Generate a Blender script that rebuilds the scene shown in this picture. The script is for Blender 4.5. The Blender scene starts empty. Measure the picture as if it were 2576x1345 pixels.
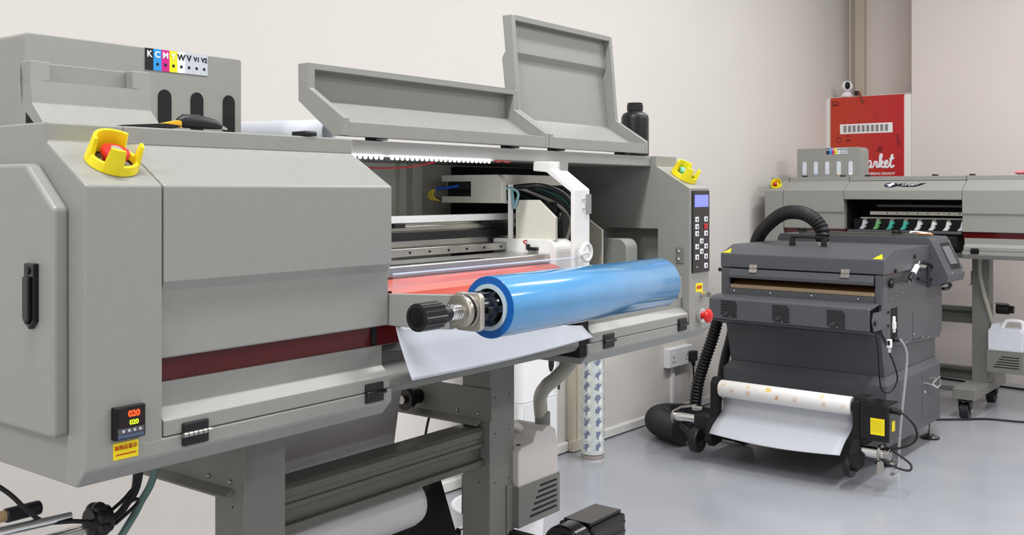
import bpy, bmesh, math, random
from mathutils import Vector, Matrix
random.seed(7)
PI = math.pi
scene = bpy.context.scene
COL = scene.collection

# ------------------------------------------------------------------ materials
MATS = {}
def lin(c):
    return tuple(((v/255)/12.92 if v/255 <= .04045 else ((v/255+.055)/1.055)**2.4) for v in c)
def mat(name, rgb, rough=.5, metal=0.0, var=.04, scale=60, bump=0.0, bscale=400, spec=.5, coat=0.0,
        emit=None, estr=0.0, trans=0.0, alpha=1.0, sss=0.0, ior=1.45):
    """procedural paint / metal / plastic: noise breaks up the colour and the surface a little"""
    if name in MATS: return MATS[name]
    m = bpy.data.materials.new(name); m.use_nodes = True
    nt = m.node_tree; b = nt.nodes['Principled BSDF']
    c = lin(rgb)
    tc = nt.nodes.new('ShaderNodeTexCoord')
    if var > 0:
        n = nt.nodes.new('ShaderNodeTexNoise'); n.inputs['Scale'].default_value = scale
        n.inputs['Detail'].default_value = 4
        nt.links.new(tc.outputs['Object'], n.inputs['Vector'])
        r = nt.nodes.new('ShaderNodeValToRGB')
        r.color_ramp.elements[0].position = .3; r.color_ramp.elements[1].position = .7
        r.color_ramp.elements[0].color = tuple(max(0, v*(1-var)) for v in c)+(1,)
        r.color_ramp.elements[1].color = tuple(min(1, v*(1+var)) for v in c)+(1,)
        nt.links.new(n.outputs['Fac'], r.inputs['Fac'])
        nt.links.new(r.outputs['Color'], b.inputs['Base Color'])
    else:
        b.inputs['Base Color'].default_value = c+(1,)
    if bump > 0:
        n2 = nt.nodes.new('ShaderNodeTexNoise'); n2.inputs['Scale'].default_value = bscale
        nt.links.new(tc.outputs['Object'], n2.inputs['Vector'])
        bp = nt.nodes.new('ShaderNodeBump'); bp.inputs['Strength'].default_value = bump
        bp.inputs['Distance'].default_value = .002
        nt.links.new(n2.outputs['Fac'], bp.inputs['Height'])
        nt.links.new(bp.outputs['Normal'], b.inputs['Normal'])
    b.inputs['Roughness'].default_value = rough
    b.inputs['Metallic'].default_value = metal
    b.inputs['Specular IOR Level'].default_value = spec
    b.inputs['Coat Weight'].default_value = coat
    b.inputs['IOR'].default_value = ior
    b.inputs['Transmission Weight'].default_value = trans
    b.inputs['Alpha'].default_value = alpha
    if sss > 0:
        b.inputs['Subsurface Weight'].default_value = sss
        b.inputs['Subsurface Radius'].default_value = (.02, .02, .02)
    if emit:
        b.inputs['Emission Color'].default_value = lin(emit)+(1,)
        b.inputs['Emission Strength'].default_value = estr
    MATS[name] = m
    return m

GRAY   = mat('grey_powder_coat', (148,148,143), .36, var=.02, bump=.12, bscale=900)
GRAYD  = mat('grey_stand_coat', (122,122,117), .5, var=.03, bump=.12, bscale=900)
INNER  = mat('pale_inner_panel', (206,203,188), .5, var=.03)
WHITEP = mat('white_painted_metal', (232,231,226), .4, var=.02)
RED    = mat('dark_red_acrylic', (86,10,13), .18, var=.05, coat=.3)
REDB   = mat('red_button', (214,36,34), .3, var=.02)
YEL    = mat('yellow_plastic', (246,226,28), .38, var=.02)
YELS   = mat('yellow_sticker', (246,222,20), .45, var=.02)
BLACK  = mat('black_plastic', (22,22,25), .42, var=.08)
BLACKG = mat('black_gloss_plastic', (16,16,19), .2, var=.05)
BLACKM = mat('black_matt', (14,14,15), .8, var=.1)
RUBBER = mat('black_rubber', (34,34,38), .45, var=.1, bump=.2)
DGRAY  = mat('charcoal_powder_coat', (80,82,87), .42, var=.03, bump=.15, bscale=900)
DGRAY2 = mat('charcoal_dull_coat', (78,80,83), .5, var=.03, bump=.15, bscale=900)  # slightly darker, rougher charcoal for the outlet plate and front lip
STEEL  = mat('brushed_steel', (176,174,168), .3, 1.0, var=.1, scale=200)
CHROME = mat('chrome', (225,225,225), .08, 1.0, var=0)
ALU    = mat('aluminium', (196,194,188), .32, .9, var=.06)
ALUD   = mat('dull_aluminium_profile', (98,99,92), .4, .35, var=.05)
WHITE  = mat('white_plastic', (238,238,240), .35, var=.02)
PAPER  = mat('white_paper', (198,201,208), .45, var=.015, scale=20)
SHEET  = mat('greyish_media_sheet', (196,193,193), .5, var=.03, scale=8)
CORE   = mat('pale_blue_core', (186,205,214), .5, var=.03)
BLUE   = mat('blue_film_roll', (78,152,206), .14, var=.06, scale=14, coat=.6)
BLUEE  = mat('blue_film_edge', (22,92,168), .35, var=.06, scale=90)
ORANGE = mat('orange_guide_plate', (184,58,30), .35, var=.08, scale=12)
TAN    = mat('tan_mesh_front', (168,148,120), .6, var=.25, scale=500)
TEAL   = mat('teal_hose', (110,140,134), .45, var=.05)
HOSEG  = mat('translucent_grey_hose', (168,165,152), .35, var=.05, alpha=.95)
WOOD   = mat('pale_wood', (206,172,128), .55, var=.15, scale=30)
LCD    = mat('lit_blue_display', (120,130,240), .3, var=0, emit=(118,122,250), estr=.62)
KEYW   = mat('pale_key', (225,227,230), .45, var=.02)
LEDM   = mat('lit_led', (255,255,255), .3, var=0, emit=(240,244,255), estr=70)
DIGR   = mat('lit_red_digits', (255,60,20), .3, var=0, emit=(255,70,24), estr=2.2)
DIGG   = mat('lit_green_digits', (190,230,40), .3, var=0, emit=(190,232,40), estr=1.2)
PINK   = mat('pink_wrap', (222,130,140), .5, var=.12, scale=40)
GREEN  = mat('green_wrap', (96,190,96), .5, var=.1)
CYANK  = mat('cyan_print', (40,150,225), .5, var=0)
MAGK   = mat('magenta_print', (205,20,130), .5, var=0)
YELK   = mat('yellow_print', (232,226,20), .5, var=0)
GREYK  = mat('light_grey_print', (196,200,208), .5, var=0)
WHITEK = mat('white_print', (240,240,245), .5, var=0)
BLACKK = mat('black_print', (16,16,20), .5, var=0)
REDK   = mat('red_print', (190,50,20), .5, var=0)
GRNK   = mat('green_clip', (110,176,110), .45, var=.03)
TEALK  = mat('teal_clip', (70,176,160), .45, var=.03)
BLUEK  = mat('blue_wire', (40,90,190), .45, var=0)
YELW   = mat('yellow_wire', (235,205,50), .45, var=0)
REDW   = mat('red_wire', (170,30,30), .45, var=0)
DKGRN  = mat('dark_green_tube', (28,62,56), .35, var=.05)
AQUA   = mat('pale_aqua_tube', (130,170,176), .3, var=.04)

def clear_mat(name, tint, alpha=.2, rough=.05):
    m = bpy.data.materials.new(name); m.use_nodes = True
    nt = m.node_tree; nt.nodes.clear()
    out = nt.nodes.new('ShaderNodeOutputMaterial')
    mix = nt.nodes.new('ShaderNodeMixShader'); mix.inputs[0].default_value = alpha
    tr = nt.nodes.new('ShaderNodeBsdfTransparent')
    pr = nt.nodes.new('ShaderNodeBsdfPrincipled')
    n = nt.nodes.new('ShaderNodeTexNoise'); n.inputs['Scale'].default_value = 12
    r = nt.nodes.new('ShaderNodeValToRGB'); c = lin(tint)
    r.color_ramp.elements[0].color = tuple(v*.9 for v in c)+(1,); r.color_ramp.elements[1].color = c+(1,)
    nt.links.new(n.outputs['Fac'], r.inputs['Fac']); nt.links.new(r.outputs['Color'], pr.inputs['Base Color'])
    pr.inputs['Roughness'].default_value = rough
    nt.links.new(tr.outputs[0], mix.inputs[1]); nt.links.new(pr.outputs[0], mix.inputs[2])
    nt.links.new(mix.outputs[0], out.inputs[0])
    return m
CLEAR = clear_mat('clear_acrylic', (235,238,248), .11)
JUGM = mat('translucent_jug_plastic', (214,208,204), .4, var=.03, scale=10, sss=.25)

# ------------------------------------------------------------------ mesh builder
class MB:
    def __init__(s): s.v=[]; s.f=[]; s.mi=[]; s.sm=[]; s.cur=0; s.M=None
    def add(s, vs, fs, smooth=False):
        o=len(s.v)
        for p in vs:
            p=Vector(p)
            s.v.append(s.M @ p if s.M is not None else p)
        for f in fs:
            s.f.append([i+o for i in f]); s.mi.append(s.cur); s.sm.append(smooth)
        return s
    def box(s, x0,x1,y0,y1,z0,z1):
        vs=[(x,y,z) for z in (z0,z1) for y in (y0,y1) for x in (x0,x1)]
        return s.add(vs,[(0,2,3,1),(4,5,7,6),(0,1,5,4),(2,6,7,3),(0,4,6,2),(1,3,7,5)])
    def prism(s, prof, a, b, axis='x', smooth=False):
        """closed 2-D outline pushed along an axis; prof is (y,z) for x, (x,z) for y, (x,y) for z"""
        def P(p,t): return (t,p[0],p[1]) if axis=='x' else ((p[0],t,p[1]) if axis=='y' else (p[0],p[1],t))
        n=len(prof)
        vs=[P(p,a) for p in prof]+[P(p,b) for p in prof]
        fs=[(i,(i+1)%n,(i+1)%n+n,i+n) for i in range(n)]
        o=len(s.v); s.add(vs,fs,smooth)
        s.add(vs[:n],[tuple(range(n))]); s.add(vs[n:],[tuple(range(n))])
        return s
    def tube(s, pts, r, seg=12, cap=True, closed=False):
        pts=[Vector(p) for p in pts]; n=len(pts)
        rs=r if isinstance(r,(list,tuple)) else [r]*n
        vs=[];fs=[]; up=None
        for i,p in enumerate(pts):
            if closed: d=pts[(i+1)%n]-pts[i-1]
            else: d=(pts[min(i+1,n-1)]-pts[max(i-1,0)])
            d.normalize()
            if up is None:
                up=Vector((0,0,1)) if abs(d.z)<.9 else Vector((1,0,0))
            u=d.cross(up); 
            if u.length<1e-6: u=d.orthogonal()
            u.normalize(); w=u.cross(d).normalized(); up=w
            for k in range(seg):
                a=2*PI*k/seg
                vs.append(p+(u*math.cos(a)+w*math.sin(a))*rs[i])
        m=n if closed else n-1
        for i in range(m):
            j=(i+1)%n
            for k in range(seg):
                k2=(k+1)%seg
                fs.append((i*seg+k,i*seg+k2,j*seg+k2,j*seg+k))
        s.add(vs,fs,True)
        if cap and not closed:
            s.add(vs[:seg],[tuple(range(seg))]); s.add(vs[-seg:],[tuple(range(seg))])
        return s
    def cyl(s, p0,p1,r,seg=24,r1=None):
        return s.tube([p0,p1],[r,r if r1 is None else r1],seg)
    def lathe(s, prof, c=(0,0,0), axis='z', seg=32):
        """prof: (radius, height) pairs turned about an axis through c"""
        vs=[];fs=[];n=len(prof)
        for k in range(seg):
            a=2*PI*k/seg
            for r,h in prof:
                x,y=r*math.cos(a),r*math.sin(a)
                p={'z':(x,y,h),'x':(h,x,y),'y':(x,h,y)}[axis]
                vs.append((c[0]+p[0],c[1]+p[1],c[2]+p[2]))
        for k in range(seg):
            k2=(k+1)%seg
            for i in range(n-1):
                fs.append((k*n+i,k2*n+i,k2*n+i+1,k*n+i+1))
        return s.add(vs,fs,True)
    def grid(s, rows, smooth=True):
        n=len(rows[0]); vs=[p for r in rows for p in r]
        fs=[(i*n+j,i*n+j+1,(i+1)*n+j+1,(i+1)*n+j) for i in range(len(rows)-1) for j in range(n-1)]
        return s.add(vs,fs,smooth)
    def sphere(s, c, r, seg=20, rings=12, sc=(1,1,1)):
        vs=[];fs=[]
        for i in range(rings+1):
            t=PI*i/rings
            for k in range(seg):
                a=2*PI*k/seg
                vs.append((c[0]+sc[0]*r*math.sin(t)*math.cos(a),c[1]+sc[1]*r*math.sin(t)*math.sin(a),c[2]+sc[2]*r*math.cos(t)))
        for i in range(rings):
            for k in range(seg):
                fs.append((i*seg+k,(i+1)*seg+k,(i+1)*seg+(k+1)%seg,i*seg+(k+1)%seg))
        return s.add(vs,fs,True)
    def build(s, name, m, parent=None, bevel=0.0, seg=2, solid=0.0, label=None, subd=0):
        me=bpy.data.meshes.new(name)
        me.from_pydata([tuple(v) for v in s.v],[],s.f)
        ms=m if isinstance(m,(list,tuple)) else [m]
        for x in ms: me.materials.append(x)
        me.polygons.foreach_set('material_index',s.mi)
        me.polygons.foreach_set('use_smooth',s.sm)
        bm=bmesh.new(); bm.from_mesh(me)
        bmesh.ops.remove_doubles(bm,verts=bm.verts,dist=1e-6)
        bmesh.ops.recalc_face_normals(bm,faces=bm.faces)
        bm.to_mesh(me); bm.free()
        if any(s.sm): me.set_sharp_from_angle(angle=math.radians(42))
        me.update()
        o=bpy.data.objects.new(name,me); COL.objects.link(o)
        if parent is not None: o.parent=parent
        if subd:
            d=o.modifiers.new('subd','SUBSURF'); d.levels=subd; d.render_levels=subd
        if solid:
            d=o.modifiers.new('thick','SOLIDIFY'); d.thickness=solid; d.offset=0
        if bevel:
            d=o.modifiers.new('bevel','BEVEL'); d.width=bevel; d.segments=seg
            d.limit_method='ANGLE'; d.angle_limit=math.radians(35); d.harden_normals=False
        if label: o['label']=label
        return o

def thing(name,label,cat,loc=(0,0,0),rz=0.0,group=None):
    o=bpy.data.objects.new(name,None); COL.objects.link(o)
    o.location=loc; o.rotation_euler=(0,0,rz); o.empty_display_size=.05
    return tag(o,label,cat,group)
def tag(o,label,cat,group=None):
    o['label']=label; o['category']=cat
    if group: o['group']=group
    return o
def struct(o):
    o['kind']='structure'; return o
def B(name,m,parent,*bx,bevel=0.0,label=None):
    mb=MB()
    for b in bx: mb.box(*b)
    return mb.build(name,m,parent,bevel,label=label)
def smoothpath(pts,n=8,closed=False):
    """Catmull-Rom through the points"""
    P=[Vector(p) for p in pts]; out=[]; N=len(P)
    rng=range(N) if closed else range(N-1)
    for i in rng:
        if closed: a,b,c,d=P[i-1],P[i],P[(i+1)%N],P[(i+2)%N]
        else: a,b,c,d=P[max(i-1,0)],P[i],P[i+1],P[min(i+2,N-1)]
        for k in range(n):
            t=k/n
            out.append(.5*((2*b)+(-a+c)*t+(2*a-5*b+4*c-d)*t*t+(-a+3*b-3*c+d)*t**3))
    if not closed: out.append(P[-1])
    return out
def cable(name,pts,r,m,parent=None,seg=10,n=10,label=None):
    return MB().tube(smoothpath(pts,n),r,seg).build(name,m,parent,label=label)
def corrugated(pts,r,pitch,depth,seg=18):
    P=smoothpath(pts,14); L=[0]
    for a,b in zip(P,P[1:]): L.append(L[-1]+(b-a).length)
    step=pitch/6; N=int(L[-1]/step); out=[];rs=[]; j=0
    for i in range(N+1):
        t=i*step
        while j<len(L)-2 and L[j+1]<t: j+=1
        f=(t-L[j])/max(1e-9,L[j+1]-L[j])
        out.append(P[j].lerp(P[j+1],min(1,f)))
        rs.append(r-depth*(.5-.5*math.cos(2*PI*i/6))**1.5)
    return MB().tube(out,rs,seg)
def text(name,body,size,m,parent,loc,rot,ext=.0004,shear=0.0,align='CENTER',sx=1.0,label=None,space=1.0,bold=0.0):
    cu=bpy.data.curves.new(name,'FONT'); cu.body=body; cu.size=size; cu.extrude=ext
    cu.align_x=align; cu.align_y='CENTER'; cu.shear=shear; cu.space_character=space; cu.offset=bold
    t=bpy.data.objects.new(name,cu); COL.objects.link(t)
    dg=bpy.context.evaluated_depsgraph_get(); dg.update()
    me=bpy.data.meshes.new_from_object(t.evaluated_get(dg))
    bpy.data.objects.remove(t); bpy.data.curves.remove(cu)
    me.transform(Matrix.Translation(loc)@Matrix.LocRotScale(None,__import__('mathutils').Euler(rot),Vector((sx,1,1))))
    me.materials.clear(); me.materials.append(m); me.name=name
    o=bpy.data.objects.new(name,me); COL.objects.link(o)
    if parent is not None: o.parent=parent
    if label: o['label']=label
    return o
FRONT=(PI/2,0,0)
# ------------------------------------------------------------------ shared printer pieces
CH = math.atan2(.054,.09)          # slope of the top chamfer
def slopeM(x,y):                   # a frame lying on the chamfer: u along the machine, v up the slope
    z=1.208+y*.054/.09
    return Matrix.Translation((x,y,z))@Matrix.Rotation(CH,4,'X')
def stadium(cx,z0,z1,w,n=8):
    r=w/2; pts=[]
    for i in range(n+1):
        a=PI*i/n; pts.append((cx+r*math.cos(a),z1-r+r*math.sin(a)))
    for i in range(n+1):
        a=PI+PI*i/n; pts.append((cx+r*math.cos(a),z0+r+r*math.sin(a)))
    return pts
def rrect(x0,x1,z0,z1,r,n=4):
    pts=[]
    for cx,cz,a0 in ((x1-r,z1-r,0),(x0+r,z1-r,PI/2),(x0+r,z0+r,PI),(x1-r,z0+r,1.5*PI)):
        for i in range(n+1):
            a=a0+PI/2*i/n; pts.append((cx+r*math.cos(a),cz+r*math.sin(a)))
    return pts
def estop(parent,M,R=.034,rot=0.0,cap=REDB):
    """yellow emergency-stop guard with cut-outs, and the red mushroom button in it"""
    mb=MB(); mb.M=M
    n=72
    def h(deg):
        d=(deg-rot)%360
        for a,b in ((38,178),(222,262),(322,352)):
            if a<=d<=b: return .030
        return .011
    prev=None; vs=[];fs=[]
    for k in range(n):
        a=2*PI*k/n; hh=h(k*360/n)*1.15
        ro=R*(1+.10*(1-hh/.03)); 
        for r,z in ((R*1.08,0),(R*1.0,hh),(R*.86,hh),(R*.80,.004)):
            vs.append((r*math.cos(a),r*math.sin(a),z))
    for k in range(n):
        j=(k+1)%n
        for i in range(3): fs.append((k*4+i,j*4+i,j*4+i+1,k*4+i+1))
        fs.append((k*4+3,j*4+3,j*4,k*4))
    mb.add(vs,fs,False)
    g=mb.build('emergency_stop_guard',YEL,parent,bevel=.0012,label='yellow plastic emergency stop guard')
    b=MB(); b.M=M
    b.lathe([(0,.0),(.012,.0),(.012,.011),(.017,.0125),(.0185,.017),(.017,.0205),(.012,.022),(0,.0225)],seg=32)
    bo=b.build('stop_button',cap,g)
    t=MB(); t.M=M
    t.lathe([(0,.0226),(.007,.0226),(.007,.0230),(0,.0230)],seg=20)
    t.build('button_label',mat('grey_cap_print',(150,140,140),.5,var=0),g)
    return g
def hinge(parent,x,w,z=.887,h=.03,y=0.0,barrel=BLACKG):
    mb=MB()
    mb.box(x,x+w,y-.0045,y+.0015,z-h/2,z-.0015); mb.box(x,x+w,y-.0045,y+.0015,z+.0015,z+h/2)
    o=mb.build('hinge',BLACK,parent,bevel=.002)
    b=MB(); n=6
    for i in range(n):
        a=x-.001+(w+.004)*i/n; b.cyl((a,y-.005,z),(a+(w+.004)/n*.86,y-.005,z),.0036,10)
    b.build('hinge_barrel',barrel,o)
def lid_hinge(parent,x,y=.098,z=1.289):
    mb=MB(); mb.box(x-.014,x+.014,y-.008,y+.02,z-.001,z+.006); mb.cyl((x-.012,y-.006,z+.003),(x+.012,y-.006,z+.003),.004,10)
    mb.build('lid_hinge',BLACK,parent,bevel=.001)
CHAM=[(0,1.208),(.09,1.262)]
END=[(0,.867),(0,1.208),(.09,1.262),(.09,1.287),(.62,1.287),(.62,.845),(.02,.845)]
COVER=[(.097,1.2662),(0,1.208),(0,1.086),(.008,1.073),(.008,.987),(.055,.987),(.055,1.19),(.097,1.215)]
LOWER=[(.018,.955),(.018,.923),(0,.909),(0,.8892),(.08,.8892),(.08,.955)]
BASE=[(0,.8880),(0,.867),(.02,.845),(.6,.845),(.6,.8880)]
def prism(name,prof,a,b,m,parent,bevel=.0025,axis='x',label=None):
    return MB().prism(prof,a,b,axis).build(name,m,parent,bevel,label=label)
def caster(parent,x,y,name='caster'):
    mb=MB()
    mb.cur=0; mb.cyl((x-.022,y,.04),(x+.022,y,.04),.04,28)
    mb.cur=1; mb.prism([(y-.035,.098),(y+.035,.098),(y+.018,.035),(y-.012,.035)],x-.03,x-.024); mb.prism([(y-.035,.098),(y+.035,.098),(y+.018,.035),(y-.012,.035)],x+.024,x+.03)
    mb.box(x-.03,x+.03,y-.035,y+.035,.09,.1); mb.prism([(y+.03,.075),(y+.06,.05),(y+.07,.056),(y+.035,.088)],x-.012,x+.012)
    mb.cur=2; mb.cyl((x-.034,y,.04),(x+.034,y,.04),.011,14)
    mb.cur=3; mb.box(x-.026,x+.026,y-.03,y+.03,.0995,.1035)
    return mb.build(name,[RUBBER,BLACK,CHROME,mat('orange_plate',(214,96,40),.5)],parent,bevel=.001)
def stand_leg(parent,x0,x1,casters=True):
    leg=B('leg',GRAYD,parent,(x0,x1,.27,.35,.15,.8445),bevel=.002)
    mb=MB(); mb.box(x0-.022 if x0<.8 else x0-.022, x1,-.02,.63,.103,.158)
    mb.build('foot',GRAYD,leg,bevel=.002)
    for y in (.02,.55): caster(leg,(x0+x1)/2-.012,y)
    for z in (.3,.42,.55,.66,.74):
        for dx in ((.018,.07) if x0>.8 else ()): MB().cyl((x0+dx,.2695,z),(x0+dx,.272,z),.0018,8).build('screw_hole',BLACKM,leg)
        MB().cyl((x0-.0005,.30,z),(x0+.002,.30,z),.0018,8).build('screw_hole',BLACKM,leg)
    a=MB(); a.box(x0-.004,x0,.262,.60,.69,.8445 if x0<.8 else .762); a.prism([(x0-.004,.69),(x0-.004,.694),(x0-.022,.684),(x0-.022,.680)],.29,.60,'y')
    ar=a.build('support_bracket',GRAYD,leg,bevel=.001)
    for y in (.30,.36): MB().sphere((x0-.005,y,.705),.004,10,6).build('bracket_screw',STEEL,leg)
    return leg
def swatches(parent,x0,x1,z0,z1,y,names):
    n=len(names); w=(x1-x0)/n
    cols=[BLACKK,CYANK,MAGK,YELK,WHITEK,GREYK,GREYK,GREYK]
    for i,t in enumerate(names):
        s=B('colour_swatch',cols[i],parent,(x0+i*w,x0+(i+1)*w-.0002,y-.0012,y+.0005,z0,z1))
        cx=x0+(i+.5)*w; k=WHITEK if i<4 else BLACKK
        text('swatch_letter',t,w*(.95 if len(t)==1 else .7),k,s,(cx,y-.0014,z1-(z1-z0)*.27),FRONT,bold=.0004)
        MB().cyl((cx,y-.0016,z0+(z1-z0)*.3),(cx,y-.0010,z0+(z1-z0)*.3),w*.17,14).build('swatch_dot',BLACKK,s)

# ------------------------------------------------------------------ near printer with its lids open
ARZ=0.03081
A=thing('large_format_printer','grey large-format printer in the foreground, lids open, blue film roll across its front','printer',(.598,1.143,0),ARZ,'grey large-format printers')
c1,c2,c3,c4,L=.104,.516,1.095,1.525,1.628
BASE2=[(-.0002,.8882),(-.0002,.867),(.0199,.8448),(.6,.8448),(.6,.8882)]
lh=MB().prism(END,0,c1-.0007).prism(BASE2,c1-.03,.5155).build('end_housing',GRAY,A,.0025)
# side door of the end housing with its black latch
d=MB().prism([(.037,.905),(.037,1.18),(.105,1.235),(.56,1.235),(.56,.905)],-.02,.001)
sd=d.build('side_door',GRAY,A,.005,seg=3)
lt=MB().prism([(.070,1.113),(.0955,1.113),(.0955,1.043),(.083,1.032),(.070,1.043)],-.0265,-.019).build('door_latch',BLACKG,sd,.002)
MB().prism([(.076,1.097),(.092,1.097),(.092,1.046),(.084,1.038),(.076,1.046)],-.0305,-.026).build('latch_lever',BLACKG,sd,.002)
MB().cyl((-.0285,.084,1.104),(-.0262,.084,1.104),.0045,14).build('latch_lock',BLACK,sd)
# temperature controller and its sticker
tc=B('temperature_controller',BLACKG,A,(.033,.074,-.009,.002,.8985,.9385),bevel=.0015)
B('display_window',mat('smoked_window',(30,14,18),.1,var=0),tc,(.0365,.0715,-.0096,-.0088,.9135,.9365))
text('process_digits','020',.0105,DIGR,tc,(.0575,-.0099,.929),FRONT,bold=.0003)
text('setpoint_digits','020',.0082,DIGG,tc,(.0575,-.0099,.9185),FRONT,bold=.00015)
B('key_strip',mat('dim_key_strip',(86,84,88),.5),tc,(.0365,.0715,-.0096,-.0088,.9055,.9125))
for i in range(4): MB().cyl((.0435+i*.0075,-.0102,.909),(.0435+i*.0075,-.0094,.909),.0018,10).build('key',GREYK,tc)
B('key_strip',mat('bluish_strip',(78,92,120),.5),tc,(.0365,.0715,-.0096,-.0088,.9005,.905))
st=B('warning_sticker',YELS,A,(.0355,.069,-.0006,.0004,.8735,.894),label='yellow sticker with red characters')
text('sticker_text','\u52a0\u70ed\u540e\u663e\u793a',.0062,REDK,st,(.0522,-.0009,.8875),FRONT)
mb=MB()
for i in range(13): mb.box(.039+i*.0021,.0406+i*.0021,-.0009,-.0005,.8785,.8802)
mb.build('sticker_small_print',REDK,st)
estop(A,slopeM(.060,.045),.031,rot=0)
# top deck
dk=MB(); dk.prism([(.0903,1.262),(.0903,1.287),(.62,1.287),(.62,1.262)],c1,c2); dk.prism([(.104,1.262),(.104,1.287),(.62,1.287),(.62,1.262)],c2,c4-.0005)
dk.build('top_deck',GRAY,A,.002)
# left front cover, red stripe, lower cover
prism('front_cover',COVER,c1+.0012,c2,GRAY,A,.0025)
rs=B('red_stripe',RED,A,(c1+.0012,.4925,.024,.05,.953,.9885),bevel=.001,label='dark red stripe')
B('red_stripe',RED,A,(.5035,.58,.024,.05,.953,.9885),bevel=.001,label='dark red stripe')
B('stripe_joint',BLACK,A,(.4925,.5035,.022,.05,.953,.9885))
prism('lower_cover',LOWER,c1+.0008,.5115,GRAY,A,.0012)
for x,w in ((.131,.039),(.456,.038)): hinge(A,x,w,barrel=STEEL if x<.2 else BLACKG)
B('cover_magnet',BLACKM,A,(.462,.470,.026,.03,.945,.952))
# front platen apron between the covers
ap=MB().prism([(.06,.972),(.045,.955),(.030,.925),(.006,.900),(.004,.888),(.014,.876),(.30,.872),(.30,.972)],.5165,1.06)
ap.build('front_apron',GRAYD,A,.003)
B('apron_end_block',BLACKM,A,(1.061,1.0945,.004,.2,.862,.962),bevel=.003)
# right lower part
prism('base_housing',BASE2,c3-.01,c4-.0003,GRAY,A,.0015)
prism('lower_cover',LOWER,c3+.004,1.519,GRAY,A,.0012)
for x,w in ((1.141,.040),(1.467,.040)): hinge(A,x,w)
B('red_stripe',RED,A,(c3+.004,1.519,.024,.05,.953,.9885),bevel=.001,label='dark red stripe')
B('bay_floor',GRAYD,A,(c3,1.524,.055,.42,.955,.985))
# right end housing: inner wall with a service opening, outer shell with the control panel
rh=MB()
rh.prism([(.02,.845),(0,.867),(0,1.208),(.085,1.259),(.085,.845)],c4,1.575)
rh.prism([(.085,1.11),(.085,1.259),(.09,1.262),(.09,1.287),(.24,1.287),(.24,1.11)],c4,1.575)
rh.prism([(.24,.845),(.24,1.287),(.62,1.287),(.62,.845)],c4,1.575)
rh.prism(END,1.575,L)
rh=rh.build('end_housing',GRAY,A)
cp=B('control_panel',BLACKG,A,(1.5375,1.6255,-.0035,.001,1.0045,1.2025),bevel=.001)
B('display',LCD,cp,(1.5465,1.6170,-.0045,-.003,1.163,1.1925),label='lit lavender-blue display')
for i,(kx,kz) in enumerate(((1.557,1.133),(1.604,1.133),(1.557,1.1155),(1.604,1.1155),(1.557,1.0985),(1.604,1.0985),(1.581,1.080),(1.557,1.067),(1.604,1.067),(1.581,1.055),(1.557,1.042),(1.604,1.042),(1.604,1.0195))):
    k=B('key',REDB if i==3 else KEYW,cp,(kx-.0085,kx+.0085,-.0055,-.003,kz-.0062,kz+.0062),bevel=.001)
    if i==3: k['label']='red key'
    B('key_symbol',BLACKK,cp,(kx-.0025,kx+.0025,-.0058,-.005,kz-.0025,kz+.0025))
MB().cyl((1.557,-.005,1.018),(1.557,-.003,1.018),.002,10).build('indicator',GREYK,cp)
s2=B('warning_sticker',YELS,A,(1.558,1.594,-.0006,.0004,.957,.978),label='small yellow sticker')
mb=MB()
for i in range(5): mb.box(1.563+i*.0053,1.567+i*.0053,-.0009,-.0005,.964,.972)
mb.build('sticker_text',REDK,s2)
k=MB().cyl((1.588,-.014,.950),(1.588,0,.950),.0075,16).build('key_switch',CHROME,A)
B('key',STEEL,k,(1.586,1.590,-.026,-.014,.944,.956))
e=MB().cyl((1.577,-.011,.900),(1.577,0,.900),.0175,28).build('stop_switch',CHROME,A,.001)
MB().lathe([(0,-.033),(.010,-.032),(.016,-.028),(.0172,-.023),(.0155,-.020),(.0095,-.016),(.008,-.010)],(1.577,0,.900),'y',28).build('stop_button',REDB,e)
estop(A,slopeM(1.579,.045),.031,rot=-25,cap=mat('pale_green_button',(120,200,170),.35))
# door latch plate on the inner face
lp=B('strike_plate',GRAYD,A,(1.5215,1.5255,.014,.036,1.028,1.066),bevel=.001)
for z in (1.038,1.057): MB().sphere((1.521,.027,z),.0045,12,8).build('plate_screw',CHROME,lp)
# fixed white frame between the two openings
fr=MB()
fr.prism([(.108,1.262),(.062,1.262),(.062,1.246),(.004,1.205),(.004,.957),(.014,.957),(.014,1.199),(.075,1.240),(.108,1.243)],1.041,1.097)
fr=fr.build('divider_frame',WHITEP,A,.002,label='white painted frame')
B('frame_clip',GRAY,fr,(1.083,1.0985,.001,.012,1.155,1.195)); B('frame_clip',GRAY,fr,(1.072,1.097,.058,.066,1.242,1.262))
for z in (1.185,1.166): MB().sphere((1.072,.0035,z),.004,12,8).build('frame_screw',CHROME,fr)
kb=MB(); kb.tube([(1.060+.017*math.cos(a*PI/10),-.012,1.078+.017*math.sin(a*PI/10)) for a in range(20)],.0042,10,closed=True)
kb.cyl((1.035,-.012,1.074),(1.062,-.012,1.078),.004,10); kb.cyl((1.060,-.018,1.078),(1.060,.004,1.078),.0042,12)
kb.build('guard_pivot_ring',WHITEP,A)
# cavity
B('rear_panel',INNER,A,(c1,1.02,.42,.43,.89,1.262)); B('rear_panel',INNER,A,(1.02,c4,.424,.434,.89,1.262))
tr=MB(); tr.box(.955,.975,.405,.42,.89,1.262); tr.box(.990,1.022,.40,.42,.89,1.262); tr.box(1.03,1.034,.414,.424,.89,1.262)
tr.build('panel_channel',INNER,A)
B('rear_black_plate',BLACKM,A,(1.145,1.52,.395,.423,1.0,1.2585))  # flat black plate before the right half of the rear panel
B('cavity_floor',GRAYD,A,(c1,c3,.055,.42,.975,1.0))
B('cavity_wall',INNER,A,(c1,c1+.004,.06,.42,1.0,1.262))
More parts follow.
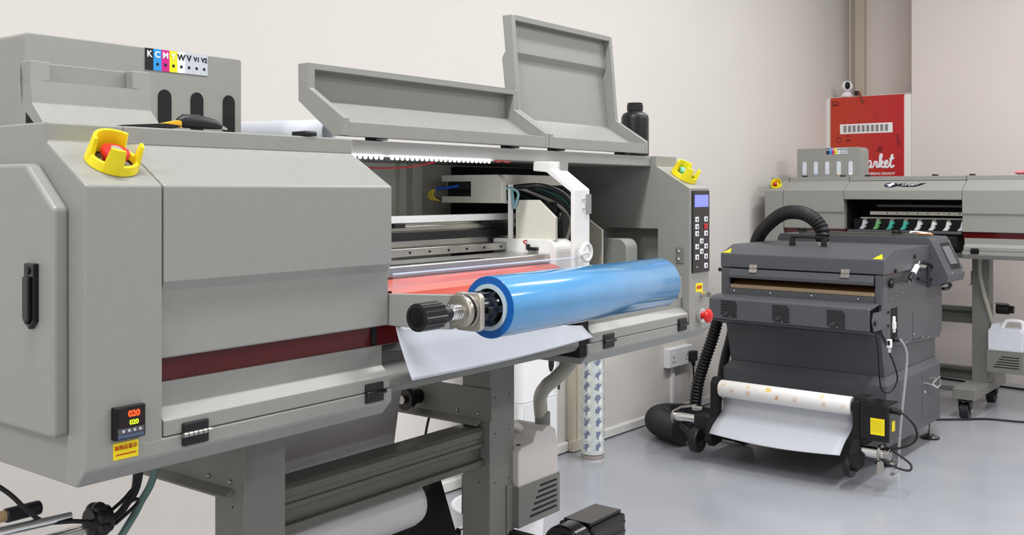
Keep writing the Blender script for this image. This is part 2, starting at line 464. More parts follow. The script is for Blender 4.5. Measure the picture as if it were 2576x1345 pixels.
# LED strip under the deck edge
ls=B('led_strip',WHITE,A,(.50,.912,.1080,.1140,1.2607,1.2619))
for i in range(31):
    if i in (8,): continue
    x=.508+i*.0128
    MB().sphere((x,.1048,1.2585),.0031,12,8).build('led',LEDM,ls)
cable('led_wire',[(.912,.106,1.262),(.922,.106,1.2585),(.935,.106,1.261),(.95,.106,1.2585),(.962,.106,1.262)],.0016,REDW,ls)
cable('led_wire',[(.70,.30,1.250),(.74,.27,1.246),(.80,.24,1.248),(.84,.20,1.258)],.0016,REDW,ls)
# gantry
gb=MB(); gb.box(.45,1.30,.20,.23,1.140,1.1535)
gb=gb.build('gantry_rail',WHITEP,A,.001,label='white gantry rail')
B('gantry_beam',ALU,A,(.45,1.30,.212,.25,1.086,1.1395),bevel=.001)
B('guide_rail',STEEL,A,(.45,1.30,.204,.2118,1.124,1.1345),bevel=.001)
B('drive_belt',BLACK,A,(.45,1.30,.196,.2035,1.106,1.1215))
mb=MB()
for x in (.725,.985): mb.box(x,x+.028,.197,.2035,1.131,1.1385)
mb.build('rail_clip',BLACK,A)
hb=B('feed_beam',STEEL,A,(.45,1.30,.168,.211,1.0785,1.094),bevel=.001)
for i in range(8): MB().cyl((.735+i*.055,.1665,1.086),(.735+i*.055,.169,1.086),.0022,8).build('beam_screw',BLACKM,hb)
B('platen',ALU,A,(.45,1.028,.056,.166,1.056,1.0745),bevel=.002)
B('platen_slot',BLACKM,A,(.56,.83,.066,.082,1.0735,1.0750))
# carriage parked over the capping cover
cg=MB(); cg.prism([(.05,1.10),(.05,1.147),(.094,1.183),(.152,1.183),(.152,1.10)],1.040,1.048)
cg=cg.build('print_carriage',INNER,A,.0008)
B('carriage_body',BLACKM,cg,(1.0482,1.19,.10,.150,1.10,1.178))
MB().prism([(.158,1.10),(.158,1.215),(.164,1.215),(.164,1.10)],1.028,1.040).build('carriage_post',WHITEP,cg,.001)
cb=MB(); cb.prism([(.168,1.215),(.168,1.222),(.180,1.236),(.335,1.236),(.335,1.222),(.252,1.222),(.252,1.190),(.335,1.190),(.335,1.176),(.168,1.176),(.168,1.186)],1.012,1.030)
cb.box(1.030,1.26,.168,.335,1.214,1.236); cb.box(1.030,1.26,.168,.335,1.176,1.182)
cb=cb.build('carriage_bracket',INNER,cg,.001)
B('bracket_board',BLACKM,cg,(1.028,1.24,.252,.33,1.190,1.221)); B('connector',BLACK,cg,(1.006,1.028,.255,.285,1.205,1.219))
cable('blue_wire',[(1.008,.28,1.213),(1.004,.315,1.208),(1.0,.34,1.206)],.0032,BLUEK,A)
for i in range(3): cable('yellow_wire',[(1.002,.338,1.206),(.998,.356-.004*i,1.200),(.998,.358-.007*i,1.186),(1.004,.335,1.180)],.0018,YELW,A)
for i,(y,m) in enumerate(((.12,AQUA),(.135,AQUA))): cable('aqua_tube',[(1.032,.172,1.206),(1.030,.158,1.208),(1.033,y+.02,1.196),(1.037,.153,1.165)],.003,m,A)
for i in range(9):
    y=.045+.012*i; m=(BLACK,DKGRN,BLACK,HOSEG)[i%4]
    cable('ink_tube',[(1.05+.012*(i%3),.16,1.21),(1.07,y+.06,1.212-.003*i),(1.10+.008*i,y+.02,1.19-.006*i),(1.115+.01*(i%4),y,1.14),(1.12,y,1.085)],.0055,m,A)
B('cable_shroud',BLACKM,A,(1.13,1.36,.20,.38,1.0,1.175))
# capping covers with rounded front edges
def rounded_cover(name,x0,x1,y0,y1,z0,z1,r,m,parent):
    pr=[(y1,z0),(y1,z1)]+[(y0+r-r*math.sin(a*PI/16),z1-r+r*math.cos(a*PI/16)) for a in range(9)]+[(y0,z0)]
    return MB().prism(pr,x0,x1).build(name,m,parent,.001)
cc=rounded_cover('capping_cover',1.0295,1.096,.042,.205,1.0,1.102,.024,WHITEP,A)
sn=MB(); sn.box(1.020,1.0295,.085,.105,1.079,1.086); sn.cyl((1.024,.108,1.08),(1.024,.108,1.092),.004,10)
sn.build('position_sensor',BLACK,cc)
cable('sensor_wire',[(1.024,.11,1.09),(1.022,.118,1.097),(1.026,.112,1.100)],.0014,REDW,cc)
rounded_cover('service_cover',1.40,1.452,.100,.172,.985,1.088,.022,GRAY,A)
MB().prism([(.15,.985),(.15,1.11),(.205,1.145),(.34,1.145),(.34,.985)],1.374,1.380).build('capping_side_plate',INNER,A,.001)
# acrylic guard, orange guide plate
gd=MB(); gd.prism([(-.003,1.046),(-.003,1.069),(.001,1.069),(.001,1.046)],c2+.002,1.034)
gd=gd.build('clear_guard',CLEAR,A,.0008,label='clear acrylic guard')
B('guard_edge',mat('lit_acrylic_edge',(225,232,250),.15),gd,(c2+.002,1.034,-.0035,.0015,1.0675,1.0695))  # pale bluish strip paints the LED shine on the guard's top edge
og=MB(); pr=[(.055-.049*math.sin(a*PI/24),1.004+.050*math.cos(a*PI/24)) for a in range(13)]+[(.055,1.003)]
og.prism(pr,.5345,1.028)
pr=[p for p in pr if p[1]>1.0385]; pr=pr+[(.055,pr[-1][1])]; og.prism(pr,c2+.001,.5345)
og.build('orange_guide',ORANGE,A,label='orange curved film guide')
# open lids
def lid(name,x0,x1,top,lean,parent,jog=None,label=None):
    l=MB(); yt=.185+lean; w=.013; bt=.213+lean
    if jog:
        ym=.213+lean*.5
        inner=[(.206,1.360),(ym,jog-.014),(ym-.009,jog),(bt-.010,top-.001)]
    else:
        inner=[(.206,1.360),(bt-.006,top-.001)]
    outer=[(p[0]+.0065,p[1]-(.004 if i==0 else 0)) for i,p in enumerate(inner)]
    side=[(.100,1.293),(.100,1.322),(.185,1.376),(yt,top)]+[(outer[-1][0],top)]+outer[::-1][1:]+[(.125,1.293)]
    l.prism(side,x0,x0+w); l.prism(side,x1-w,x1)
    pan=[(.100,1.293),(.100,1.316),(.110,1.316),(.110,1.303)]+inner+outer[::-1]+[(.125,1.293)]
    l.prism(pan,x0+w,x1-w)
    l.box(x0+w,x1-w,yt,outer[-1][0],top-.011,top)
    return l.build(name,GRAY,parent,.0008,label=label)
lid('open_lid',.505,1.0885,1.4195,.0,A,label='low lid over the middle bay, folded open')
lid('open_lid',1.0905,1.503,1.585,.018,A,jog=1.507,label='tall lid over the right bay, folded open')
lid_hinge(A,.425)
for x in (.597,.975,1.138,1.411): lid_hinge(A,x,.111)
fl=MB(); fl.prism([(.130,1.288),(.160,1.315),(.163,1.345),(.1895,1.345),(.187,1.311),(.155,1.288)],.017,.190)
tb=[(.163,1.345),(.165,1.371),(.191,1.371),(.1895,1.345)]
fl.prism(tb,.017,.043); fl.prism(tb,.163,.190); fl.box(.043,.163,.182,.1905,1.345,1.371)
fl.build('open_flap',GRAY,A,.0012)
# ink tank cabinet on the deck
tk=MB().prism(rrect(.137,.545,1.287,1.4475,.006),.42,.60,'y').build('ink_cabinet',GRAY,A,.002)
B('cabinet_black_panel',BLACKM,tk,(.139,.325,.4185,.4205,1.2875,1.390))  # flat black panel on the cabinet front, partly behind the flap
for x in (.382,.4475,.516): MB().prism(stadium(x,1.300,1.378,.026),.4185,.4205,'y').build('bottle_window',BLACKM,tk)
swatches(A,.344,.470,1.4095,1.4465,.42,['K','C','M','Y','W','V','V1','V2'])
# brackets that carry the film roll
ar=MB(); ar.prism([(.03,.986),(.03,1.0355),(-.119,1.0425),(-.119,.990),(-.03,.986)],.518,.533); ar.build('roll_bracket',GRAY,A,.001)
ar=MB(); ar.box(1.143,1.158,-.175,.03,.988,1.03); ar.build('roll_bracket',GRAY,A,.001)
# stand
stand_leg(A,.435,.525); stand_leg(A,1.10,1.19)
cbm=MB(); cbm.prism([(.285,.590),(.285,.603),(.297,.605),(.297,.628),(.285,.632),(.285,.641),(.289,.643),(.289,.652),(.285,.654),(.285,.668),(.292,.676),(.345,.676),(.345,.590)],.525,1.10)
cbm.build('cross_beam',ALUD,A,.001)
mf=MB().lathe([(0,1.045),(.026,1.045),(.026,1.06),(.017,1.063),(.017,1.096)],(0,.48,.722),'x',24).build('media_flange',BLACKG,A,.001)
MB().cyl((1.036,.48,.722),(1.045,.48,.722),.010,16).build('shaft_end',STEEL,mf)
jb=MB(); jb.box(1.180,1.343,.250,.2525,.435,.528); jb.box(1.180,1.1825,.2525,.42,.435,.528); jb.box(1.3405,1.343,.2525,.42,.435,.528); jb.box(1.180,1.343,.2525,.42,.435,.4375); jb.box(1.158,1.182,.266,.2695,.425,.535)
jb=jb.build('jug_bracket',GRAYD,A,.0008)
sl=MB()
for i in range(6): sl.prism(rrect(1.262-.008*i,1.329,.5125-.0125*i,.5165-.0125*i,.0019),.2488,.2502,'y')
sl.build('slot',BLACKM,jb)
hs=cable('drain_hose',[(1.34,.20,.88),(1.325,.20,.81),(1.28,.215,.768),(1.268,.235,.748),(1.298,.275,.712),(1.315,.285,.665)],.0165,HOSEG,A,seg=16)
MB().cyl((1.3185,.2835,.640),(1.3185,.2835,.672),.0185,18).build('hose_cuff',GRAYD,hs,.001)
tm=B('takeup_motor',BLACKG,A,(1.165,1.30,.04,.13,.40,.482),bevel=.006)
mb=MB(); mb.box(1.17,1.296,.05,.12,.482,.489); mb.box(1.17,1.296,.038,.042,.44,.447); mb.box(1.17,1.296,.038,.042,.462,.468); mb.build('motor_fin',BLACKG,tm,.0015)
MB().cyl((1.115,.085,.44),(1.165,.085,.44),.052,28).build('motor_flange',BLACKG,tm,.004)
MB().tube(smoothpath([(1.09,.06,.45),(1.10,.09,.465),(1.11,.11,.44)],6),.006,8).build('motor_cable',BLACK,tm)
B('motor_bracket',BLACK,A,(1.165,1.185,.10,.30,.40,.43),bevel=.002)
te=MB(); te.prism([(1.113,.53),(1.141,.520),(1.200,.37),(1.200,.02),(.90,.02),(.90,.40),(.964,.445),(.983,.478),(1.095,.50)],.45,.475,'y'); te.box(.90,1.20,.38,.58,0,.022); te.build('takeup_plate',BLACKM,A,.002)
MB().cyl((1.185,.435,.389),(1.225,.435,.389),.009,16).build('takeup_shaft',CHROME,A)
cable('green_hose',[(.36,.42,.85),(.350,.40,.728),(.322,.40,.675),(.30,.40,.645),(.262,.40,.60)],.0062,TEAL,A,seg=12)
cable('power_cable',[(.315,.40,.85),(.312,.40,.722),(.301,.40,.697),(.268,.40,.676),(.245,.40,.668)],.0030,BLACK,A)
cable('thick_cable',[(.335,.41,.85),(.326,.41,.716),(.302,.41,.676),(.28,.41,.655),(.25,.41,.638)],.0066,RUBBER,A)
cable('rear_cable',[(1.42,.68,.78),(1.40,.69,.66),(1.365,.70,.57),(1.33,.70,.40)],.0035,BLACK,A)
def inA(x,y,z):                    # a point of the near printer, in the room
    c,s=math.cos(ARZ),math.sin(ARZ); return (.598+c*x-s*y, 1.143+s*x+c*y, z)
def nearA(name,label,cat,x,y,z,rz=0.0,group=None):
    return thing(name,label,cat,inA(x,y,z),ARZ+rz,group)
# ---- air shaft with its knob, and the blue film roll on it
S=nearA('roll_shaft','black ribbed hand knob and steel shaft poking out of the blue film roll','shaft',.412,-.15,1.021)
kn=MB(); n=14; pr=[]
for i in range(n*4):
    a=2*PI*i/(n*4); r=.0205 if i%4<2 else .0188
    pr.append((r*math.cos(a),r*math.sin(a)))
kn.prism(pr,.0,.046)
kn=kn.build('hand_knob',BLACKG,S,.0012)
MB().lathe([(.0200,.0),(.0145,-.0012),(.013,.004),(.012,.012),(0,.012)],(0,0,0),'x',32).build('knob_socket',BLACKM,kn)
MB().lathe([(.0185,.045),(.0125,.050),(.0125,.066),(.009,.067)],(0,0,0),'x',24).build('knob_neck',BLACK,kn)
sp=[]
for i in range(70):
    a=2*PI*i/14; sp.append((.067+.026*i/70,.0100*math.cos(a),.0100*math.sin(a)))
MB().tube(sp,.0024,8).build('spring',CHROME,S)
NICK=mat('nickel_flange',(176,170,158),.28,.9,var=.05)
MB().lathe([(0,.090),(.021,.090),(.0255,.0925),(.0255,.0985),(.023,.100),(.023,.105),(.0262,.106),(.0262,.110),(0,.110)],(0,0,0),'x',40).build('steel_flange',NICK,S,.0008)
MB().lathe([(.0232,.100),(.0244,.101),(.0244,.1045),(.0232,.1055)],(0,0,0),'x',40).build('rubber_ring',BLACKM,S)
bb=MB(); bb.prism(rrect(-.028,.026,-.031,.027,.010),.1105,.1195); bb.build('bearing_block',mat('satin_steel',(196,192,182),.35,.8,var=.05),S,.0015)
ck=MB(); ck.cyl((.1195,0,0),(.19,0,0),.0250,32)
for i in range(6):
    a=PI/3*i; ck.box(.128,.185,.0245*math.cos(a)-.005,.0245*math.cos(a)+.005,.0235*math.sin(a)-.005,.0235*math.sin(a)+.005)
ck.build('core_chuck',BLACKG,S,.001)
MB().sphere((.158,-.022,.012),.003,10,6).build('chuck_screw',CHROME,S)
MB().cyl((.18,0,0),(.728,0,0),.0175,20).build('shaft_tube',STEEL,S)
FRL=nearA('film_roll','big roll of glossy blue film on the shaft in front of the near printer','roll',.576,-.15,1.021)
fo=MB(); fo.lathe([(.0481,.0006),(.0485,.001),(.0485,.533),(.0480,.5338),(.0365,.5338)],(0,0,0),'x',96); fo.build('film_winding',BLUE,FRL)
fe=MB(); fe.lathe([(.0365,-.0004),(.0481,-.0004),(.0481,.001)],(0,0,0),'x',96); fe.build('film_edge',BLUEE,FRL,label='darker blue end of the wound film')
MB().lathe([(.0295,.536),(.0295,-.003),(.0362,-.003),(.0362,.536)],(0,0,0),'x',64).build('core',CORE,FRL,label='pale blue cardboard core')
# ---- printed sheet hanging over the apron
PS=nearA('paper_sheet','blank white paper sheet hanging out under the blue roll','paper',.52,0,.98)
rows=[]
for i in range(15):
    t=i/14; row=[]
    for j in range(31):
        u=j/30
        y=-.004-.036*t**1.2*(1-.45*u)
        z=.986-.056*u-(.083-.060*u+.005*math.sin(PI*u))*t
        row.append((.537*u+.010*t*u,y,z-.98))
    rows.append(row)
MB().grid(rows).build('sheet',PAPER,PS,solid=.0006)
# ---- white media sheet and take-up roll low on the stand
MS=nearA('media_sheet','greyish white sheet hanging between the legs of the near printer','film',.53,.40,.60)
rows=[]
for i in range(11):
    t=i/10
    rows.append([(.0+( .462-.075*t)*u,.02*math.sin(PI*t)*.3+.012*(1-t)-.012*0,.262-.30*t) for u in (0,.25,.5,.75,1)])
MB().grid(rows).build('sheet',SHEET,MS,solid=.0006)
TR=nearA('takeup_roll','pale paper roll lying below the cross beam of the near printer','roll',.53,.385,.525)
mb=MB(); mb.lathe([(0,-.0),(.036,0),(.05,.003),(.052,.02),(.052,.42),(.048,.438),(.036,.447),(.030,.447),(.030,.44),(0,.44)],(0,0,0),'x',40)
mb.build('roll_body',SHEET,TR)
# ---- blank paper roll on the top deck
PR=nearA('paper_roll','loosely curled white paper roll on the printer top between ink cabinet and low lid','roll',.612,.745,1.2872,-1.26)
sp=[]
for i in range(56):
    a=-.9+2*PI*1.4*i/55; r=.029-.004*i/55; sp.append((r*math.cos(a),.029+r*math.sin(a)))
rows=[[(t*.380,-p[0],p[1]) for p in sp] for t in (0,.25,.5,.75,1)]
MB().grid(rows).build('rolled_sheet',PAPER,PR,solid=.0005)
# ---- bottle and cutter on the printer top
BT=nearA('ink_bottle','matt black plastic bottle with screw cap on the right end of the near printer','bottle',1.585,.185,1.2872)
mb=MB(); mb.lathe([(0,0),(.031,0),(.0345,.003),(.035,.008),(.035,.098),(.034,.105),(.029,.112),(.019,.1165),(.0185,.119),(0,.119)],seg=40)
mb.build('bottle_body',BLACK,BT)
mb=MB(); pr=[]
for i in range(80):
    a=2*PI*i/80; r=.0205 if i%2 else .0198; pr.append((r*math.cos(a),r*math.sin(a)))
mb.prism(pr,.1185,.134,'z'); mb.prism([(p[0]*.94,p[1]*.94) for p in pr],.134,.139,'z')
mb.build('screw_cap',BLACK,BT,.0008)
CU=nearA('scraper_tool','black and yellow hand scraper lying on the printer top by the yellow stop guard','tool',.115,.12,1.2885,-.13)
mb=MB(); mb.prism([(-.0,.0),(.075,.0),(.085,.004),(.06,.006),(0,.0012)],-.012,.012,'y'); mb.build('blade',BLACK,CU,.0004)
mb=MB(); mb.prism([(.052,.0045),(.086,.001),(.086,.0105),(.080,.0115)],-.010,.010,'y'); mb.build('yellow_shank',mat('amber_plastic',(244,178,40),.4),CU,.001)
mb=MB(); mb.tube([(.085,0,.0095),(.092,0,.0115),(.115,0,.0115),(.14,0,.009),(.152,0,.006)],[.006,.0098,.0100,.0075,.004],12); mb.build('grip',RUBBER,CU)
mb=MB(); mb.tube([(.150,0,.0062),(.156,0,.004),(.161,0,.0028)],[.003,.0026,.0012],8); mb.build('metal_tip',CHROME,CU)
# ---- waste jug of the near printer
J=nearA('waste_jug','cloudy plastic waste jug in the bracket on the near printer leg','jug',1.1835,.2535,.438)
w=.157; dp=.10
mb=MB(); mb.prism([(.0,.004),(.004,0),(w-.004,0),(w,.004),(w,.152),(w*.975,.176),(w*.93,.196),(w*.80,.208),(w*.70,.208),(w*.60,.200),(w*.46,.206),(w*.36,.180),(.012,.176),(0,.168)],0,dp,'y')
mb.build('jug_body',JUGM,J,.009,seg=3)
MB().tube(smoothpath([(.008,dp/2,.168),(.008,dp/2,.203),(.018,dp/2,.215),(.050,dp/2,.215),(.070,dp/2,.203)],8),.0105,12).build('jug_handle',JUGM,J)
MB().prism([(-.004,-.004),(.004,-.004),(.004,.004),(-.004,.004)],.185,.187,'z').build('jug_mark',BLACK,J)
# ---- chrome rods, clamp knob and mallet below the left end
CR=nearA('chrome_rod_frame','chrome twin-rod frame with a black clamp knob under the near printer','stand',0,.40,.66)
mb=MB(); mb.cyl((-.25,0,.045),(.20,0,.0255),.0075,18); mb.build('chrome_rod',CHROME,CR)
mb=MB(); mb.cyl((-.25,.0,.022),(.222,.0,-.002),.0065,18); mb.build('chrome_rod',CHROME,CR)
kb=MB()
for i in range(7):
    a=2*PI*i/7; kb.sphere((.240,.019*math.cos(a)-.01,.010+.019*math.sin(a)),.0125,14,9)
kb.cyl((.226,-.01,.010),(.258,-.01,.010),.022,24); kb.build('clamp_knob',BLACK,CR)
mb=MB(); mb.box(.12,.232,-.012,.012,-.006,.004); mb.build('clamp_plate',STEEL,CR,.001)
mb=MB(); mb.cyl((.20,0,-.11),(.20,0,-.005),.012,14); mb.build('upright',BLACK,CR)
mb=MB(); mb.cyl((.20,0,-.66),(.20,0,-.11),.014,14); mb.cyl((.20,0,-.66),(.20,0,-.645),.10,28,.09); mb.build('upright_base',BLACK,CR)
CB=tag(cable('power_lead',[inA(-.14,.40,.93),inA(-.02,.40,.845),inA(.09,.40,.757),inA(.128,.40,.716),inA(.158,.40,.688),inA(.20,.388,.680),inA(.232,.378,.672)],.0036,BLACK),'black power lead running down to the clamp knob under the printer','cable')
LP=tag(cable('cable_loop',[inA(.255,.375,.672),inA(.285,.378,.688),inA(.303,.378,.692),inA(.300,.378,.682),inA(.262,.375,.662)],.0030,BLACK),'small black cable loop beside the clamp knob under the printer','cable')
ML=nearA('mallet','wooden handle with a black rubber end at the lower left edge','tool',-.10,.44,.690,0)
mb=MB(); mb.cyl((.216,0,.0095),(.272,0,.0095),.0112,20); mb.build('rubber_grip',RUBBER,ML,.003)
mb=MB(); mb.cyl((-.12,0,.0095),(.217,0,.0095),.0088,18); mb.build('wooden_handle',WOOD,ML)
mb=MB(); mb.cyl((-.13,0,-.69),(-.13,0,.03),.014,16); mb.cyl((-.13,0,-.69),(-.13,0,-.68),.09,24); mb.build('upright',BLACK,ML)
# ---- tubs on the floor behind the near printer
def tub(x,y,r,h,label):
    t=thing('plastic_tub',label,'tub',(x,y,0),0,'white tubs behind the near printer')
    mb=MB(); mb.lathe([(0,.004),(0,0),(r*.86,0),(r,h),(r*1.03,h+.002),(r*1.03,h+.010),(r*.97,h+.010),(r*.83,.006),(0,.006)],seg=44)
    mb.build('tub_body',WHITE,t)
    mb=MB(); mb.tube([(r*1.04*math.cos(a*PI/22),r*1.04*math.sin(a*PI/22),h+.006) for a in range(44)],.004,8,closed=True); mb.build('tub_rim',WHITE,t)
    return t
tub(2.195,1.845,.13,.30,'white tub half hidden behind the right leg of the near printer')
tub(1.60,1.72,.10,.345,'white tub under the pale take-up roll, at the bottom edge')

# ------------------------------------------------------------------ far printer along the back wall
F=thing('large_format_printer','grey large-format printer closed and standing against the far wall','printer',(5.62,2.64,0),-PI/2,'grey large-format printers')
b1,b2,b3,b4,BL=.117,.483,1.120,1.525,1.640
prism('end_housing',END,0,b1-.001,GRAY,F,.004)
prism('end_housing',END,b4+.001,BL,GRAY,F,.004)
estop(F,slopeM(.055,.045),.031,rot=-15)
dk=MB().prism([(.0903,1.262),(.0903,1.287),(.62,1.287),(.62,1.262)],b1,b4).build('top_deck',GRAY,F,.002)
sm=MB()
for x in (b1,b2,b3): sm.prism([(.0895,1.262),(.0895,1.2872),(.0903,1.2872),(.0903,1.262)],x-.0012,x+.0012)
sm.build('deck_seam',BLACKM,F)
prism('front_cover',COVER,b1+.001,b2-.001,GRAY,F,.0025)
prism('front_cover',COVER,b3+.001,b4-.001,GRAY,F,.0025)
prism('middle_cover',[(.09,1.2615),(0,1.208),(0,1.157),(.012,1.155),(.05,1.18),(.09,1.212)],b2+.001,b3-.001,GRAY,F,.0025)
# badge: dark oval emblem and slanted name plate on the chamfer
bd=MB(); bd.M=slopeM(.735,.047)@Matrix.Diagonal((1,.62,1,1))
bd.lathe([(0,.003),(.036,.003),(.0385,0)],seg=36)
bd=bd.build('badge',mat('dark_blue_enamel',(18,18,48),.2,var=0),F)
em=MB(); em.M=slopeM(.735,.047)
em.prism([(-.030,-.004),(-.008,.010),(.004,.020),(.016,.020),(.010,.006),(.020,.006),(.014,-.002),(.006,-.004),(.004,-.020),(-.012,-.020),(-.010,-.006)],.003,.0042,'z')
em.build('badge_emblem',WHITE,bd)
pb=MB(); pb.M=slopeM(.735,.047)
pb.prism([(.034,-.014),(.045,.013),(.165,.016),(.185,.020),(.172,.010),(.160,-.002),(.148,-.010),(.136,-.018),(.062,-.018),(.058,-.010)],.0004,.0024,'z')
pb.build('name_plate',BLACKG,bd)
text('name_letters','LEYJET',.026,GREYK,bd,tuple(slopeM(.835,.0475)@Vector((0,0,.0028))),(CH,0,0),shear=.35,sx=1.15,bold=.0006)
# platen opening
cv=MB(); cv.box(b2-.012,b3+.012,.30,.31,.90,1.262); cv.box(b2-.012,b2+.004,.055,.31,.96,1.19); cv.box(b3-.004,b3+.012,.055,.31,.96,1.19)
cv.build('cavity_lining',BLACKM,F)
B('guide_rail',ALUD,F,(.60,b3-.005,.20,.23,1.112,1.127),bevel=.002)
bm=B('feed_beam',ALU,F,(.575,b3-.005,.16,.20,1.066,1.089),bevel=.002)
for i in range(9): MB().cyl((.675+i*.056,.158,1.078),(.675+i*.056,.161,1.078),.0035,10).build('beam_screw',BLACKM,bm)
B('platen_edge',STEEL,F,(.545,b3-.005,.09,.16,1.046,1.056),bevel=.002)
B('rail_clip',BLACKM,F,(.76,.80,.195,.20,1.129,1.136)); B('rail_clip',BLACKM,F,(1.04,1.08,.195,.20,1.129,1.136))
for i,m in enumerate((GREYK,GRNK,TEALK,TEALK,KEYW,KEYW,KEYW,KEYW)):
    x=.576+i*.0757
    c=MB(); c.prism([(p[0],p[1]+.033) for p in ((x-.022,.956),(x+.004,.956),(x+.010,.966),(x+.014,.972),(x+.010,.980),(x+.020,.986),(x+.019,1.002),(x+.000,1.004),(x-.006,.976))],.045,.075,'y')
    c=c.build('pinch_lever',m,F,.001)
    MB().prism([(x-.002,1.035),(x+.018,1.035),(x+.014,1.047),(x+.002,1.047)],.05,.075,'y').build('lever_mount',STEEL,c)
lv=MB(); lv.box(b2+.03,b3-.006,.08,.09,.955,1.046); lv.build('lever_backplate',BLACKM,F)
B('front_lip',DGRAY2,F,(b2+.02,b3-.006,.0,.06,.972,.986),bevel=.002)
ap=MB().prism([(.02,.971),(.0,.955),(.0,.91),(.06,.872),(.30,.872),(.30,.971)],b2+.002,b3-.03).build('front_apron',BLACKM,F,.002)
for a,b in ((b1,b2),(b3,b4)):
    B('red_stripe',RED,F,(a+.001,b-.001,.024,.05,.953,.9885),bevel=.001,label='dark red stripe')
    prism('lower_cover',LOWER,a+.008,b-.004,GRAY,F,.0022)
    for x in (a+.045,a+.335): hinge(F,x,.040)
    prism('base_housing',BASE,a+.001,b-.001,GRAY,F,.002)
prism('base_housing',[(.03,.872),(.06,.845),(.6,.845),(.6,.872)],b2,b3,GRAYD,F,.002)
for x in (.21,.44,.585,.955,1.147): lid_hinge(F,x)
tk=MB(); pr=[(.048,1.287),(.455,1.287),(.455,1.440)]+[(.427+.028*math.cos(a*PI/16),1.442+.028*math.sin(a*PI/16)) for a in range(1,9)]+[(.048,1.468)]
tk=tk.prism(pr,.36,.48,'y').build('ink_cabinet',GRAY,F,.004)
fl=[(WHITE,GREYK),(WHITE,mat('pale_blue_ink',(176,186,214),.4)),(WHITE,mat('pale_mauve_ink',(196,188,204),.4)),(WHITE,mat('cream_ink',(232,214,178),.4)),(GREYK,WHITEK)]
for i,(m0,m1) in enumerate(fl):
    x=.098+i*.0725
    wn=MB().prism(stadium(x,1.300,1.386,.026),.3585,.3605,'y').build('bottle_window',mat('pale_bottle_window',(214,220,232),.35,var=.02),tk)
    MB().prism([q for q in stadium(x,1.300,1.386,.026) if q[1]<=1.330],.3578,.3590,'y').build('ink_level',m1,tk)
swatches(F,.238,.371,1.429,1.466,.36,['K','C','M','Y','W','V','V1','V2'])
stand_leg(F,.435,.525); stand_leg(F,1.10,1.19)
for z0,z1,yy in ((.47,.56,.29),(.155,.225,.29)):
    cbm=MB(); h=z1-z0
    cbm.prism([(yy,z0),(yy,z0+h*.35),(yy+.02,z0+h*.4),(yy+.02,z0+h*.72),(yy,z0+h*.76),(yy,z1),(yy+.05,z1),(yy+.05,z0)],.525,1.10)
    cbm.build('cross_beam',ALUD,F,.001)
MB().cyl((.53,.27,.10),(1.095,.27,.10),.012,14).build('lower_bar',STEEL,F)
jb=MB(); jb.box(1.19,1.37,.215,.2175,.225,.345); jb.box(1.19,1.1925,.2175,.36,.225,.345); jb.box(1.3675,1.37,.2175,.36,.225,.345); jb.box(1.19,1.37,.2175,.36,.225,.2275)
jb=jb.build('jug_bracket',GRAYD,F,.0008)
sl=MB()
for i in range(5): sl.prism(rrect(1.262-.010*i,1.352,.310-.014*i,.3145-.014*i,.0019),.2138,.2152,'y')
sl.build('slot',BLACKM,jb)
cable('drain_hose',[(1.145,.245,.85),(1.147,.245,.76),(1.165,.245,.66),(1.19,.25,.56),(1.205,.262,.49)],.011,HOSEG,F,seg=14)
tm=MB().cyl((1.195,.40,.55),(1.26,.40,.55),.028,24).build('takeup_motor',BLACK,F,.002)
MB().cyl((1.26,.40,.55),(1.285,.40,.55),.021,24).build('motor_cap',BLACKG,tm,.002)
B('motor_plate',GRAYD,tm,(1.19,1.25,.38,.42,.575,.582))
J2=thing('waste_jug','white plastic waste jug with loop handle in the bracket on the far printer leg','jug',(5.62+.222,2.64-1.1945,.2285))
mb=MB(); w=.170; dp=.12
mb.prism([(.0,.004),(.004,0),(w-.004,0),(w,.004),(w,.215),(w-.012,.232),(.052,.232),(.046,.258),(.016,.258),(.012,.236),(0,.220)],0,dp,'y')
jb2=mb.build('jug_body',mat('milky_jug_plastic',(222,224,232),.4,sss=.2),J2,.008,seg=3)
MB().tube(smoothpath([(.058,dp/2,.228),(.072,dp/2,.262),(.09,dp/2,.274),(.145,dp/2,.274),(.158,dp/2,.262),(.160,dp/2,.225)],7),.010,12).build('jug_handle',WHITE,J2)
J2.rotation_euler=(0,0,-PI/2)
# packets on the far printer top
for nm,lab,x0,x1,m,h in (('packet','pink wrapped packet on top of the far printer',1.345,1.47,PINK,.022),('packet','green wrapped packet at the right edge on the far printer',1.492,1.60,GREEN,.018)):
    t=thing(nm,lab,'packet',(5.62+.16,2.64-(x0+x1)/2,1.2900),-PI/2,'packets on the far printer')
    w=(x1-x0)/2; rows=[]
    mb=MB()
    for i in range(13):
        u=-1+2*i/12; ring=[]
        for k in range(17):
            a=2*PI*k/16; e=(1-abs(u)**6)**.5 if abs(u)<1 else .12
            ring.append((u*w,.045*math.cos(a)*(.75+.25*e),h/2+max(.08,e)*h/2*math.sin(a)*(1+.12*math.sin(7*u+3*a))))
        rows.append(ring)
    mb.grid(rows); mb.build('wrapper',m,t)
t=thing('packet','white plastic packet lying across the pink one on the far printer','packet',(5.62+.22,2.64-1.505,1.3100),-PI/2,'packets on the far printer')
mb=MB(); mb.sphere((0,0,.027),1,24,12,(.058,.04,.027)); mb.build('wrapper',WHITE,t)
FC=tag(cable('floor_cable',[(5.35,1.72,.006),(5.48,1.60,.006),(5.56,1.50,.008),(5.66,1.40,.006),(5.70,1.25,.006),(5.78,1.12,.006),(6.1,1.06,.006),(6.6,1.0,.006)],.0055,BLACK),'black cable on the floor running under the far printer foot','cable')
